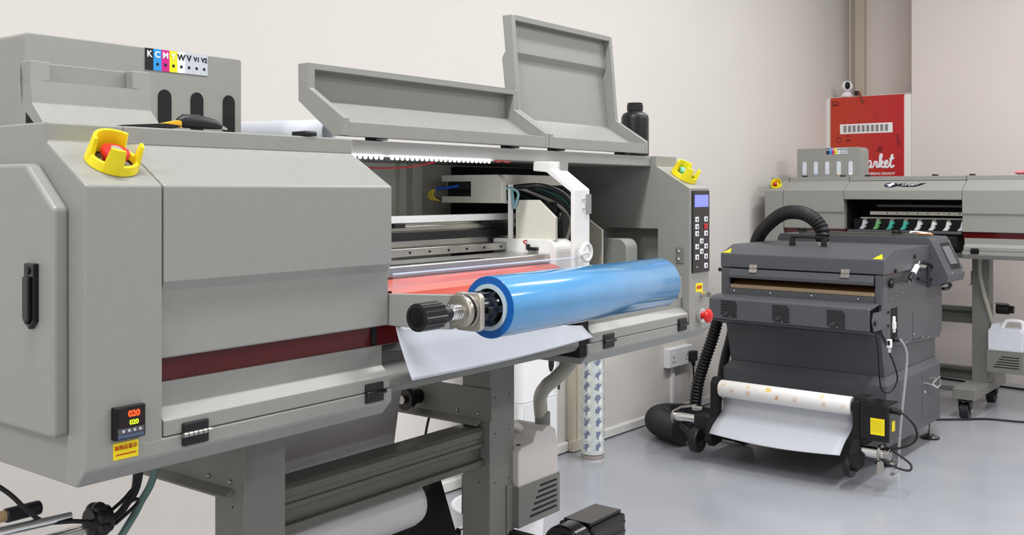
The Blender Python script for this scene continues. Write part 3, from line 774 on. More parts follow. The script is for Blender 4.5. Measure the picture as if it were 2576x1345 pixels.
FC2=tag(cable('floor_cable',[(6.72,2.0,.006),(6.65,1.5,.006),(6.6,1.1,.006),(6.55,.9,.006)],.006,BLACK),'black cable on the floor along the far wall','cable')
# ------------------------------------------------------------------ charcoal powder dryer
D=thing('powder_dryer','charcoal powder shaker dryer with corrugated hose, standing between the two printers','dryer',(4.3,2.24,0),-PI/2)
lc=MB(); lc.box(-.006,.762,.035,.795,.10,.365)
lc.prism([(-.006,.035),(.762,.035),(.762,.795),(-.006,.795)],.365,.3651,'z')
lc=lc.build('lower_cabinet',DGRAY,D,.003)
sk=MB(); z0,z1=.365,.398
vs=[(-.006,.035,z0),(.762,.035,z0),(.762,.795,z0),(-.006,.795,z0),(.012,.075,z1),(.741,.075,z1),(.741,.79,z1),(.012,.79,z1)]
sk.add(vs,[(0,1,5,4),(1,2,6,5),(2,3,7,6),(3,0,4,7)]); sk.build('cabinet_shoulder',DGRAY,D)
co=MB(); co.prism([(.075,.398),(.02,.60),(.02,.72),(.79,.72),(.79,.398)],.012,.741); co.build('column',DGRAY,D,.003)
ub=MB(); ub.prism([(.10,.530),(.012,.60),(.012,.8425),(.86,.8425),(.86,.53),(.82,.49),(.30,.515)],.736,.752)
ub.prism([(.10,.530),(.012,.60),(.012,.8425),(.86,.8425),(.86,.53),(.82,.49),(.30,.515)],0,.016)
ub.box(.016,.736,.10,.855,.7225,.8425); ub.box(.016,.736,.79,.855,.50,.7225)
ub.box(0,.042,.002,.02,.715,.8425); ub.box(.7255,.752,.002,.02,.715,.8425)
ub=ub.build('upper_housing',DGRAY,D,.0015)
ld=MB(); ld.prism([(0,.8455),(0,.906),(.004,.910),(.115,.9455),(.135,.948),(.62,.948),(.62,.8455)],-.003,.764)
ld=ld.build('lid',DGRAY,D,.003)
B('lid_seal',BLACKM,D,(.0,.752,.012,.62,.8425,.8458)); B('seal_strip',REDW,D,(.7505,.7535,.02,.33,.8418,.8456),label='thin red sealing strip')
rr=MB(); rr.prism([(0,.846),(0,.962),(.014,.985),(.756,.985),(.756,.846)],.622,.86,'y'); rr=rr.build('rear_housing',DGRAY,D,.003)
B('rear_rail',ALUD,D,(.10,.70,.66,.70,.985,.998),bevel=.001)
for x in (.118,.600):
    c=MB(); c.box(x-.025,x+.025,.655,.705,.998,1.004); c.cyl((x-.014,.652,1.006),(x-.014,.664,1.006),.009,12); c.cyl((x+.014,.652,1.006),(x+.014,.664,1.006),.009,12)
    c.build('rail_clamp',BLACK,D,.001)
flp=MB(); flp.prism([(.002,.8405),(-.012,.812),(-.010,.797),(.02,.797),(.02,.8405)],.0425,.7215); flp.build('outlet_flap',DGRAY,D,.0015)
for x in (.165,.598):
    h=MB(); h.box(x-.0195,x+.0195,-.0035,.0,.8465,.863); h.prism([(-.003,.8445),(-.0065,.8405),(-.0125,.826),(-.009,.824),(.0,.8405)],x-.0195,x+.0195); h.cyl((x-.0195,-.004,.8455),(x+.0195,-.004,.8455),.0032,10)
    h=h.build('lid_hinge',STEEL,D,.0006)
    s=MB()
    for dx in (-.011,.011): s.sphere((x+dx,-.0045,.855),.003,10,6); s.sphere((x+dx,-.0098,.832),.003,10,6)
    s.build('hinge_screw',CHROME,h)
# conveyor mesh in the outlet
B('outlet_lining',BLACKM,D,(.042,.7255,.094,.1,.7225,.8425))
mb=B('mesh_belt',mat('brown_mesh',(92,62,34),.6,var=.5,scale=300),D,(.044,.7235,.020,.022,.755,.766))
MB().prism([(.020,.764),(.093,.798),(.093,.794),(.020,.760)],.044,.7235).build('mesh_belt',MATS['brown_mesh'],D)
fr=MB()
for i in range(170): 
    x=.046+i*.00398; fr.box(x,x+.0027,.004,.008,.750,.7665)
fr.box(.045,.7225,.007,.020,.751,.7655)
fr.build('mesh_edge',TAN,D)
op=B('outlet_plate',DGRAY2,D,(.0435,.7235,-.004,.03,.722,.748),bevel=.001)
for x in (.070,.250,.445,.655): MB().sphere((x,-.004,.7355),.005,12,8).build('plate_screw',CHROME,op)
# fan panel with three slotted grilles, held by side plates
fp=MB().prism([(-.118,.612),(-.130,.616),(-.130,.707),(-.118,.7165),(-.075,.7225),(.0,.7225),(.0,.716),(-.11,.70),(-.11,.618)],.006,.7455)
fp.prism([(-.122,.612),(.0,.585),(.0,.580),(-.122,.606)],.006,.7455)
fp=fp.build('fan_panel',DGRAY,D,.002)
for gx,gz in ((.106,.664),(.357,.660),(.606,.657)):
    g=MB(); s=.040; w=.0021
    for i in range(-6,7):
        o=i*.0138
        ins=[x for x in [-s+2*s*k/60 for k in range(61)] if abs(-x*1.25+o)<=s]
        if len(ins)<8: continue
        a,b=ins[0],ins[-1]
        segs=[(a,b)] if i>-2 else [(a,a+(b-a)*.55),(a+(b-a)*.66,b)]
        for a,b in segs:
            g.prism([(gx+a-w,gz-a*1.25+o-w*.8),(gx+a+w,gz-a*1.25+o+w*.8),(gx+b+w,gz-b*1.25+o+w*.8),(gx+b-w,gz-b*1.25+o-w*.8)],-.1308,-.1296,'y')
    g.build('fan_grille',BLACKM,fp)
    MB().sphere((gx+.006,-.1306,gz-.034),.0024,8,6).build('grille_glint',CHROME,fp)
def side_plate(x0,x1):
    sp=MB().prism([(-.095,.612),(-.118,.655),(-.100,.692),(.095,.690),(.10,.685),(.10,.617),(.095,.612)],x0,x1).build('side_plate',DGRAY,D,.001)
    b=MB()
    for y,z,r in ((-.085,.648,.011),(.075,.680,.006),(.075,.622,.006)): b.cyl((x0-.004,y,z),(x1+.006,y,z),r,16)
    b.build('plate_bolt',BLACK,sp,.001)
side_plate(.7525,.7555); side_plate(-.0035,-.0005)
# lid handle and warning triangles
hd=MB(); P=smoothpath([(.285,.15,.947),(.285,.15,.985),(.292,.15,.990),(.435,.15,.990),(.442,.15,.985),(.442,.15,.947)],5)
hd.tube(P,.006,10); hd.prism([(.275,.947),(.302,.947),(.298,.985),(.281,.985)],.141,.159,'y'); hd.prism([(.428,.947),(.455,.947),(.449,.985),(.432,.985)],.141,.159,'y')
hd.build('lid_handle',BLACK,D,.002)
lidM=Matrix.Translation((0,.004,.910))@Matrix.Rotation(math.atan2(.0355,.111),4,'X')
for x in (.022,.735):
    t=MB(); t.M=lidM; t.prism([(x-.021,.004),(x+.021,.004),(x,.064)],.0002,.0012,'z'); t.build('warning_triangle',YELS,ld)
# corrugated hose from the lid, over the top and down behind
corrugated([(.392,.25,.940),(.392,.25,.975),(.385,.26,1.025),(.335,.28,1.073),(.255,.33,1.098),(.145,.40,1.095),(.04,.48,1.055),(-.06,.56,.99),(-.12,.62,.92),(-.15,.66,.80),(-.15,.66,.60)],.0345,.019,.0075).build('extraction_hose',BLACK,D)
cf=MB().lathe([(.036,.946),(.038,.946),(.038,.966),(.033,.968)],(.392,.25,0),'z',24).build('hose_clamp',STEEL,D)
corrugated([(-.075,.12,.60),(-.085,.08,.50),(-.105,.03,.38),(-.125,.0,.27),(-.135,-.01,.155)],.030,.016,.006).build('down_hose',BLACK,D)
corrugated([(-.03,.20,.60),(-.055,.20,.48),(-.09,.20,.35),(-.11,.20,.20)],.024,.012,.004).build('down_hose',RUBBER,D)
corrugated([(.10,.08,.075),(-.08,.09,.076),(-.24,.10,.078),(-.315,.07,.078),(-.335,.0,.078),(-.30,-.06,.078),(-.20,-.12,.078),(-.12,-.155,.085)],.068,.013,.006,24).build('floor_duct',RUBBER,D)
dc=MB().lathe([(.062,-.02),(.066,-.02),(.066,.006),(.055,.01),(.055,.05),(0,.05)],(0,0,0),'x',28)
# side details (the side that faces the room)
rc=B('terminal_recess',BLACKM,D,(.7515,.7532,.120,.205,.545,.690))
cn=MB(); cn.cyl((.754,.150,.585),(.754,.150,.655),.009,10); cn.box(.752,.762,.135,.165,.60,.63); cn.build('connector',WHITE,rc,.001)
rim=MB()
rim.box(.7522,.7530,.085,.30,.735,.737); rim.box(.7522,.7530,.085,.087,.46,.737)
for y,z in ((.40,.64),(.40,.53)): pass
pn=MB(); pn.box(.752,.7526,.415,.417,.52,.645); pn.box(.752,.7526,.415,.60,.5185,.5205)
pn.build('panel_seam',BLACKM,D)
for y,z in ((.12,.735),(.20,.741),(.27,.748),(.10,.54),(.33,.52),(.43,.545),(.56,.52),(.65,.507)): MB().sphere((.7525,y,z),.004,8,6).build('housing_screw',STEEL,D)
dr=B('cabinet_door',DGRAY,D,(.7615,.7635,.52,.785,.135,.350),bevel=.001)
hn=MB(); hn.tube([(.763,.575,.300),(.790,.575,.300),(.800,.61,.280),(.800,.66,.284),(.790,.695,.306),(.763,.695,.306)],.0055,10)
hn.tube([(.790,.575,.300),(.797,.63,.322),(.790,.695,.318)],.0045,8)
hn.build('door_handle',CHROME,dr)
MB().cyl((.7635,.555,.262),(.7665,.555,.262),.006,12).build('door_lock',GREYK,dr)
gs=MB(); gs.tube(smoothpath([(.765,.10,.812),(.772,.19,.812),(.774,.26,.806),(.774,.29,.802)],4),.0075,10); gs.tube([(.774,.30,.804),(.776,.345,.832)],.011,12); gs.cur=1; gs.tube([(.776,.343,.830),(.778,.395,.862)],.0125,12); gs.cur=2; gs.tube([(.778,.395,.862),(.779,.425,.880)],.006,10); gs.sphere((.774,.285,.800),.009,10,8)
gs.build('gas_strut',[BLACK,WHITE,STEEL],D)
k=MB(); k.sphere((.762,.10,.80),.019,12,8,(.6,1,1)); k.sphere((.762,.125,.815),.012,12,8,(.6,1,1)); k.build('strut_mount',BLACK,D)
for y,z in ((.14,.855),(.40,.905)): MB().cyl((.75,y,z),(.772,y,z),.009,12).build('side_knob',BLACK,D)
MB().cyl((-.022,.02,.83),(.0,.02,.83),.009,12).build('side_knob',BLACK,D)
cable('loop_cable',[(.765,.44,.872),(.77,.52,.872),(.775,.60,.855),(.775,.665,.825),(.772,.66,.795),(.77,.57,.786),(.765,.455,.800)],.0065,BLACK,D,seg=10)
cable('side_tube',[(.760,.47,.858),(.764,.52,.852),(.762,.555,.850)],.010,HOSEG,D)
cable('hose_stub',[(.752,.86,.745),(.76,.92,.75),(.768,.95,.735),(.762,.92,.72),(.755,.87,.722)],.008,RUBBER,D)
cable('grey_cable',[(.754,.16,.552),(.772,.19,.545),(.790,.21,.49),(.790,.20,.40),(.786,.17,.27),(.782,.14,.12),(.79,.10,.012),(.80,.0,.01)],.007,mat('grey_cable',(150,152,154),.45),D)
MB().cyl((.752,.155,.552),(.768,.172,.551),.0105,12).build('cable_gland',BLACK,D)
cable('lead',[(.752,-.06,.600),(.758,-.05,.52),(.752,-.02,.42),(.752,.0,.365),(.765,.01,.345),(.785,.035,.350),(.800,.06,.395),(.795,.05,.45),(.775,.02,.53)],.0035,BLACK,D)
pg=B('hanging_plug',WHITE,D,(.772,.790,.008,.03,.535,.572),bevel=.003)
B('plug_pin',GREYK,pg,(.776,.786,.012,.026,.515,.534),bevel=.002); B('plug_socket',BLACKM,pg,(.7755,.7865,.0065,.0085,.548,.566))
# slanted control box at the rear corner
ct=MB(); ct.prism([(.7525,.984),(.762,.982),(.774,.968),(.850,.805),(.842,.772),(.7525,.745)],.625,.90,'y')
ct=ct.build('control_box',DGRAY,D,.004)
n=Vector((.168,0,.080)).normalized(); dn=Vector((.080,0,-.168)).normalized()
fM=Matrix(((0,dn.x,n.x,.772),(1,0,n.y,.79),(0,dn.z,n.z,.964),(0,0,0,1)))
sc=MB(); sc.M=fM; sc.box(-.075,.075,.015,.150,.0006,.004); sc.build('screen_bezel',BLACK,ct,.001)
sc=MB(); sc.M=fM; sc.box(-.058,.058,.032,.125,.004,.0046); sc.build('screen',mat('dim_grey_screen',(120,120,124),.25,var=0),ct)
for a,b in ((-.088,.01),(.088,.01),(-.088,.165),(.088,.165)):
    s=MB(); s.M=fM; s.sphere((a,b,.001),.004,8,6); s.build('box_screw',CHROME,ct)
# feet
for x in (.035,.725):
    for y in (.157,.764):
        f=MB(); f.lathe([(0,0),(.042,0),(.044,.004),(.043,.009),(0,.009)],(x,y,0),'z',32)
        f.cur=1; f.lathe([(.041,.009),(.030,.016),(.014,.024),(0,.025)],(x,y,0),'z',32); f.cyl((x,y,.02),(x,y,.11),.007,14); f.cyl((x,y,.028),(x,y,.038),.012,6)
        f.build('foot',[RUBBER,STEEL],D)
# take-up arms with hubs, chrome rod, motor
def arm(x0,x1,nm='takeup_arm'):
    a=MB(); a.prism([(-.275,.374),(-.238,.374),(-.225,.355),(-.245,.20),(-.225,.14),(-.235,.085),(-.31,.075),(-.345,.105),(-.335,.15),(-.296,.20),(-.292,.35)],x0,x1)
    return a.build(nm,BLACKM,D,.003)
la=arm(.098,.128); ra=arm(.738,.766)
for a,x in ((la,.098),(ra,.738)):
    MB().lathe([(0,-.2925),(.009,-.2925),(.0095,-.290)],(x+.015,0,.275),'y',18).build('marker_dot',mat('pale_lime_dot',(226,230,110),.5,var=0),a)
B('arm_beam',BLACK,D,(.098,.766,-.235,.04,.13,.165))
hub=MB().lathe([(.030,-.004),(.055,-.004),(.057,.004),(.057,.026),(.052,.032),(.030,.032),(.030,-.004)],(.028,-.305,.092),'x',36).build('roll_hub',BLACK,D,.001)
fin=MB(); fin.tube(smoothpath([(-.055,-.27,.135),(-.01,-.29,.115),(.02,-.31,.08),(.03,-.32,.045)],6),.017,10); fin.build('hub_arm',BLACK,hub)
B('hub_strut',BLACK,hub,(.02,.10,-.30,-.26,.12,.20),bevel=.004)
cl=MB(); cl.cyl((-.095,-.27,.172),(.020,-.27,.172),.0205,24); cl.build('chrome_roller',CHROME,D)
cl=MB(); cl.lathe([(.0215,-.098),(.031,-.098),(.031,-.088),(.0215,-.088)],(0,-.27,.172),'x',24); cl.tube([(-.090,-.27,.20),(-.06,-.27,.218),(.02,-.27,.235)],.006,8); cl.cyl((.0,-.27,.222),(.05,-.27,.222),.012,12); cl.build('roller_clamp',STEEL,D)
cr=MB(); cr.cyl((.768,-.27,.155),(.875,-.27,.155),.0225,24); cr.build('chrome_roller',CHROME,D)
mb=MB(); mb.lathe([(.0235,.838),(.034,.838),(.034,.848),(.0235,.848)],(0,-.27,.155),'x',24); mb.prism([(-.30,.075),(-.24,.075),(-.25,.125),(-.29,.125)],.836,.848); mb.cyl((.86,-.27,.155),(.882,-.27,.155),.0235,24); mb.build('roller_clamp',STEEL,D,.001)
wh=MB().lathe([(0,-.004),(.045,-.004),(.048,.0),(.048,.02),(.045,.024),(0,.024)],(.722,-.30,.095),'x',32).build('guide_wheel',BLACK,D)
mo=B('motor_box',BLACKG,D,(.768,.885,-.295,-.17,.205,.353),bevel=.006)
B('motor_cover',BLACK,D,(.742,.80,-.285,-.20,.330,.372),bevel=.004)
lb=B('motor_label',YELS,D,(.812,.868,-.2965,-.294,.232,.298),label='yellow label with rows of small print')
mb=MB()
for i in range(6): mb.box(.816,.860-.004*(i%2),-.2969,-.2963,.286-i*.008,.2868-i*.008)
mb.build('label_print',mat('olive_print',(150,140,20),.5,var=0),lb)
B('motor_label',YELS,mo,(.8845,.8865,-.262,-.228,.245,.285))
cable('motor_lead',[(.872,-.25,.330),(.90,-.25,.328),(.93,-.25,.318),(.968,-.24,.275),(.972,-.24,.225),(.93,-.25,.19),(.87,-.26,.175),(.83,-.27,.172),(.83,-.28,.15),(.88,-.28,.12),(.95,-.27,.105),(.955,-.25,.125),(.91,-.25,.155),(.86,-.255,.18)],.0045,BLACK,D)
MB().cyl((.870,-.25,.330),(.918,-.25,.324),.0125,14).build('lead_connector',BLACK,D,.002)
# roll and sheet on the take-up
RL=thing('paper_roll','stained white paper roll across the front arms of the charcoal dryer','roll',(4.3-.262,2.24-.135,.327),-PI/2)
def stained():
    m=bpy.data.materials.new('stained_white_film'); m.use_nodes=True; nt=m.node_tree; b=nt.nodes['Principled BSDF']
    tc=nt.nodes.new('ShaderNodeTexCoord'); sx=nt.nodes.new('ShaderNodeSeparateXYZ'); nt.links.new(tc.outputs['Object'],sx.inputs[0])
    def M(op,a,bv=None):
        x=nt.nodes.new('ShaderNodeMath'); x.operation=op
        for i,v in enumerate((a,bv)):
            if v is None: continue
            if isinstance(v,(int,float)): x.inputs[i].default_value=v
            else: nt.links.new(v,x.inputs[i])
        return x.outputs[0]
    def noise(sc):
        n=nt.nodes.new('ShaderNodeTexNoise'); n.inputs['Scale'].default_value=sc; nt.links.new(tc.outputs['Object'],n.inputs['Vector']); return n.outputs['Fac']
    def soft(d,lo,hi):
        r=nt.nodes.new('ShaderNodeMapRange'); r.inputs['From Min'].default_value=lo; r.inputs['From Max'].default_value=hi
        r.inputs['To Min'].default_value=1; r.inputs['To Max'].default_value=0; nt.links.new(d,r.inputs['Value']); return r.outputs['Result']
    ang=M('ARCTAN2',sx.outputs[2],M('MULTIPLY',sx.outputs[1],-1))
    wob=M('MULTIPLY',M('SUBTRACT',noise(14),.5),.9)
    def row(freq,off,hw,a0,ha,lo,hi):
        u=M('ABSOLUTE',M('SUBTRACT',M('FRACT',M('ADD',M('ADD',M('MULTIPLY',sx.outputs[0],freq),wob),off)),.5))
        v=M('ABSOLUTE',M('SUBTRACT',M('ADD',ang,M('MULTIPLY',wob,.35)),a0))
        return soft(M('MAXIMUM',M('DIVIDE',u,hw),M('DIVIDE',v,ha)),lo,hi)
    k1=M('MULTIPLY',row(9.3,.15,.085,.82,.26,.8,1.1),soft(noise(7),.62,.50))
    k2=M('MULTIPLY',row(14.5,.4,.17,-.02,.26,.35,1.25),soft(noise(11),.66,.42))
    def mix(f,a,c):
        x=nt.nodes.new('ShaderNodeMix'); x.data_type='RGBA'
        for i,val in ((6,a),(7,c)):
            if isinstance(val,tuple): x.inputs[i].default_value=lin(val)+(1,)
            else: nt.links.new(val,x.inputs[i])
        nt.links.new(f,x.inputs[0]); return x.outputs[2]
    c=mix(M('MULTIPLY',k1,.95),(232,230,227),(226,196,92)); c=mix(M('MULTIPLY',k2,.9),c,(206,150,88))
    nt.links.new(c,b.inputs['Base Color']); b.inputs['Roughness'].default_value=.5
    return m
mb=MB(); mb.lathe([(.020,0),(.035,0),(.0375,.003),(.0375,.588),(.035,.592),(.020,.592)],(0,0,0),'x',48); mb.build('rolled_film',stained(),RL)
MB().lathe([(.014,-.008),(.0205,-.008),(.0205,.599),(.014,.599)],(0,0,0),'x',24).build('core',BLACK,RL)
SH=thing('paper_sheet','white sheet hanging loose from the stained roll at the dryer front','paper',(4.3-.25,2.24-.135,.18),-PI/2)
rows=[]
prof=[(.026,.130),(.026,.092),(.016,.056),(-.010,.030),(-.046,.010),(-.078,-.016),(-.100,-.040)]
pp=smoothpath([(0,y,z) for y,z in prof],4)
for i,p in enumerate(pp):
    t=i/(len(pp)-1); rows.append([(-.0+.0+.585*u -.012*t, p.y-.012*math.sin(PI*u)*t, p.z-.012*math.sin(PI*u)*t) for u in [k/14 for k in range(15)]])
MB().grid(rows).build('sheet',PAPER,SH,solid=.0006)
CL=thing('cleaning_cloth','white and orange cloth on the rear edge of the charcoal dryer','cloth',(4.3+.73,2.24-.70,.990),-PI/2)
mb=MB(); rows=[]
for i in range(9):
    rows.append([(-.055+.085*j/12, -.03+.06*i/8, .006+.012*abs(math.sin(3.3*j/12+i*.5))*(1-j/20)) for j in range(13)])
mb.grid(rows).build('white_cloth',WHITE,CL,solid=.004)
mb=MB(); rows=[]
for i in range(6):
    rows.append([(-.03+.085*j/8, -.045+.03*i/5, .002+.006*abs(math.sin(2*j/8+i))) for j in range(9)])
mb.grid(rows).build('orange_cloth',mat('orange_cloth',(240,150,90),.7),CL,solid=.003)

# ------------------------------------------------------------------ things by the left wall
def dotmat(name,base,hole,scale,rad,axis,lo,hi):
    m=bpy.data.materials.new(name); m.use_nodes=True; nt=m.node_tree; b=nt.nodes['Principled BSDF']
    tc=nt.nodes.new('ShaderNodeTexCoord'); sx=nt.nodes.new('ShaderNodeSeparateXYZ'); nt.links.new(tc.outputs['Object'],sx.inputs[0])
    def math_(op,a,bv):
        x=nt.nodes.new('ShaderNodeMath'); x.operation=op
        for i,v in enumerate((a,bv)):
            if v is None: continue
            if isinstance(v,(int,float)): x.inputs[i].default_value=v
            else: nt.links.new(v,x.inputs[i])
        return x.outputs[0]
    su=math_('ADD',sx.outputs[0],sx.outputs[1])
    fu=math_('SUBTRACT',math_('FRACT',math_('MULTIPLY',su,scale),None),.5)
    fz=math_('SUBTRACT',math_('FRACT',math_('MULTIPLY',sx.outputs[2],scale),None),.5)
    d=math_('SQRT',math_('ADD',math_('MULTIPLY',fu,fu),math_('MULTIPLY',fz,fz)),None)
    k=math_('LESS_THAN',d,rad)
    k=math_('MULTIPLY',k,math_('GREATER_THAN',sx.outputs[2],lo)); k=math_('MULTIPLY',k,math_('LESS_THAN',sx.outputs[2],hi))
    mx=nt.nodes.new('ShaderNodeMix'); mx.data_type='RGBA'; mx.inputs[6].default_value=lin(base)+(1,); mx.inputs[7].default_value=lin(hole)+(1,)
    nt.links.new(k,mx.inputs[0]); nt.links.new(mx.outputs[2],b.inputs['Base Color']); b.inputs['Roughness'].default_value=.4
    return m
AP=thing('air_purifier','tall white perforated appliance on the floor behind the waste jug','appliance',(3.085,2.51,0))
mb=MB(); mb.prism(rrect(-.125,.125,-.13,.13,.03,6),.02,.72,'z'); mb.build('casing',dotmat('perforated_white_plastic',(236,237,236),(150,152,152),140,.24,0,.03,.385),AP,.004)
mb=MB(); mb.prism(rrect(-.1265,.1265,-.1315,.1315,.031,6),.395,.397,'z'); mb.build('casing_seam',GREYK,AP)
mb=MB()
for x in (-.10,.10):
    for y in (-.10,.10): mb.cyl((x,y,0),(x,y,.021),.016,14)
mb.build('foot',BLACK,AP)
ov=MB(); ov.sphere((.065,-.1305,.528),1,20,12,(.018,.004,.036)); ov.build('oval_display',BLACKG,AP)
cable('purifier_lead',[(.115,-.14,.62),(.112,-.142,.54),(.10,-.145,.47),(.09,-.148,.42)],.0045,BLACK,AP)
def filmroll():
    m=bpy.data.materials.new('printed_clear_film'); m.use_nodes=True; nt=m.node_tree; b=nt.nodes['Principled BSDF']
    tc=nt.nodes.new('ShaderNodeTexCoord'); sx=nt.nodes.new('ShaderNodeSeparateXYZ'); nt.links.new(tc.outputs['Object'],sx.inputs[0])
    def M(op,a,bv=None):
        x=nt.nodes.new('ShaderNodeMath'); x.operation=op
        for i,v in enumerate((a,bv)):
            if v is None: continue
            if isinstance(v,(int,float)): x.inputs[i].default_value=v
            else: nt.links.new(v,x.inputs[i])
        return x.outputs[0]
    ang=M('ARCTAN2',sx.outputs[1],sx.outputs[0])
    u=M('FRACT',M('ADD',M('MULTIPLY',ang,6/(2*PI)),10.35)); v=M('FRACT',M('MULTIPLY',M('SUBTRACT',sx.outputs[2],.035),1/.0535))
    nz=nt.nodes.new('ShaderNodeTexNoise'); nz.inputs['Scale'].default_value=95; nt.links.new(tc.outputs['Object'],nz.inputs['Vector'])
    def blob(cu,cv,ru,rv,amp):
        a=M('DIVIDE',M('SUBTRACT',u,cu),ru); c=M('DIVIDE',M('SUBTRACT',v,cv),rv)
        d=M('SQRT',M('ADD',M('MULTIPLY',a,a),M('MULTIPLY',c,c)))
        return M('LESS_THAN',M('ADD',d,M('MULTIPLY',M('SUBTRACT',nz.outputs['Fac'],.5),amp)),1.0)
    k1=blob(.42,.56,.26,.34,2.6); k2=blob(.66,.30,.17,.26,.6)
    top=M('GREATER_THAN',sx.outputs[2],.045)
    def mix(f,a,c):
        x=nt.nodes.new('ShaderNodeMix'); x.data_type='RGBA'
        for i,val in ((6,a),(7,c)):
            if isinstance(val,tuple): x.inputs[i].default_value=lin(val)+(1,)
            else: nt.links.new(val,x.inputs[i])
        nt.links.new(f,x.inputs[0]); return x.outputs[2]
    cn=nt.nodes.new('ShaderNodeTexNoise'); cn.inputs['Scale'].default_value=60; nt.links.new(tc.outputs['Object'],cn.inputs['Vector'])
    dark=mix(cn.outputs['Fac'],(88,98,120),(140,152,178))
    c=mix(M('MULTIPLY',k1,top),(206,212,208),dark); c=mix(M('MULTIPLY',k2,top),c,(232,234,228))
    nt.links.new(c,b.inputs['Base Color']); b.inputs['Roughness'].default_value=.22; b.inputs['Coat Weight'].default_value=.3
    return m
FR2=thing('printed_film_roll','upright roll of clear film printed with rows of small blue motifs','roll',(3.712,2.572,0))
mb=MB(); mb.lathe([(.043,.03),(.0525,.03),(.0525,.60),(.043,.60)],seg=56); mb.build('printed_film',filmroll(),FR2)
mb=MB(); mb.lathe([(.038,.0),(.050,.0)]+[(.050-.002*(i%2),.004+.004*i) for i in range(7)]+[(.044,.031),(.044,.615),(.038,.615),(.038,0)],seg=48); mb.build('core',mat('striped_core',(206,200,196),.5),FR2)
mb=MB()
for z in (.008,.016,.024): mb.lathe([(.0500,z),(.0515,z+.001),(.0500,z+.002)],seg=48)
mb.build('core_stripe',mat('brown_stripe',(92,60,62),.6),FR2)
SO=thing('wall_socket','white double wall socket with its trunking on the left wall','socket',(4.71,2.74,.31))
mb=MB(); mb.box(-.10,.148,-.036,0,-.042,.058); mb.build('back_box',WHITE,SO,.003)
mb=MB(); mb.box(-.098,.146,-.0405,-.0362,-.040,.056); fp_=mb.build('face_plate',WHITE,SO,.002)
mb=MB()
for x in (-.06,.06): mb.box(x-.012,x+.028,-.0412,-.0402,.022,.040)
mb.build('rocker_switch',mat('bright_white',(248,248,250),.3),fp_,.001)
mb=MB()
for x in (-.06,.085):
    mb.box(x-.003,x+.003,-.0409,-.0403,.006,.016); mb.box(x-.016,x-.008,-.0409,-.0403,-.016,-.011); mb.box(x+.008,x+.016,-.0409,-.0403,-.016,-.011)
mb.build('pin_hole',BLACKM,fp_)
mb=MB(); mb.box(.020,.0215,-.0408,-.0402,-.038,.054); mb.build('plate_joint',GREYK,fp_)
mb=MB(); mb.box(-.028,-.002,-.014,0,-.262,-.042); mb.build('trunking',WHITE,SO,.001)
PL=thing('power_plug','black power plug and lead in the right half of the wall socket','plug',(4.71+.118,2.74-.0415,.31))
mb=MB(); mb.prism(rrect(-.026,.026,-.028,.028,.008),-.030,0,'y'); mb.prism([(-.010,-.027),(.010,-.027),(.007,-.055),(-.007,-.055)],-.026,-.008,'y'); mb.build('plug_body',BLACK,PL,.003)
cable('plug_lead',[(0,-.017,-.05),(.004,-.017,-.12),(.022,-.017,-.19),(.012,-.018,-.24),(-.01,-.02,-.268),(-.02,-.025,-.2995)],.0042,BLACK,PL)

# ------------------------------------------------------------------ breaker panel, camera, pipes in the corner
BP=thing('breaker_panel','red printed electrical panel with a white strip of grey breakers in the corner','panel',(6.84,2.165,.60))
mb=MB(); mb.box(-.02,.02,.045,.545,0,1.252)
def redpanel():
    m=bpy.data.materials.new('red_printed_panel'); m.use_nodes=True; nt=m.node_tree; b=nt.nodes['Principled BSDF']
    tc=nt.nodes.new('ShaderNodeTexCoord'); sx=nt.nodes.new('ShaderNodeSeparateXYZ'); nt.links.new(tc.outputs['Object'],sx.inputs[0])
    r=nt.nodes.new('ShaderNodeValToRGB'); e=r.color_ramp.elements
    e[0].position=.12; e[0].color=lin((196,30,34))+(1,); e[1].position=.56; e[1].color=lin((204,66,34))+(1,)
    nt.links.new(sx.outputs[1],r.inputs['Fac'])
    n=nt.nodes.new('ShaderNodeTexNoise'); n.inputs['Scale'].default_value=30; nt.links.new(tc.outputs['Object'],n.inputs['Vector'])
    mx=nt.nodes.new('ShaderNodeMix'); mx.data_type='RGBA'; mx.blend_type='MULTIPLY'; mx.inputs[0].default_value=.25
    nt.links.new(r.outputs['Color'],mx.inputs[6]); nt.links.new(n.outputs['Color'],mx.inputs[7]); nt.links.new(mx.outputs[2],b.inputs['Base Color'])
    b.inputs['Roughness'].default_value=.45
    return m
pd=mb.build('panel_door',redpanel(),BP,.001)
mb=MB(); mb.box(-.012,.02,.545,.575,0,1.246); mb.box(-.012,.02,.002,.045,0,1.246); mb.build('panel_frame',WHITEP,BP)
fx=-.0206
bs=B('breaker_strip',WHITE,BP,(-.0225,-.0195,.118,.478,.998,1.066),bevel=.002)
for i in range(10): B('breaker',mat('grey_breaker',(140,134,132),.5),bs,(-.0235,-.0222,.148+i*.0315,.148+i*.0315+.020,1.010,1.055))
dm=mat('dark_red_print',(122,22,28),.5,var=0)
def ypts(pts,name='printed_doodle'):   # flat print on the door; pts are (distance from the right side, height)
    mb=MB(); mb.prism([(p[0],p[1]) for p in pts],-.0207,-.0199,'x'); return mb.build(name,dm,pd)
def ring(cy,cz,ry,rz,w=.006):
    mb=MB(); mb.tube([(-.0202,cy+ry*math.cos(a*PI/12),cz+rz*math.sin(a*PI/12)) for a in range(24)],w*.5,6,closed=True); mb.v=[Vector((-.0203+(q.x+.0202)*.12,q.y,q.z)) for q in mb.v]; return mb.build('printed_doodle',dm,pd)
ypts([(.185,.872),(.225,.872),(.205,.914)]); ring(.485,.957,.014,.018); ypts([(.40,.947),(.44,.947),(.432,.960),(.408,.962)]); ypts([(.405,.985),(.432,.978),(.438,.992)])
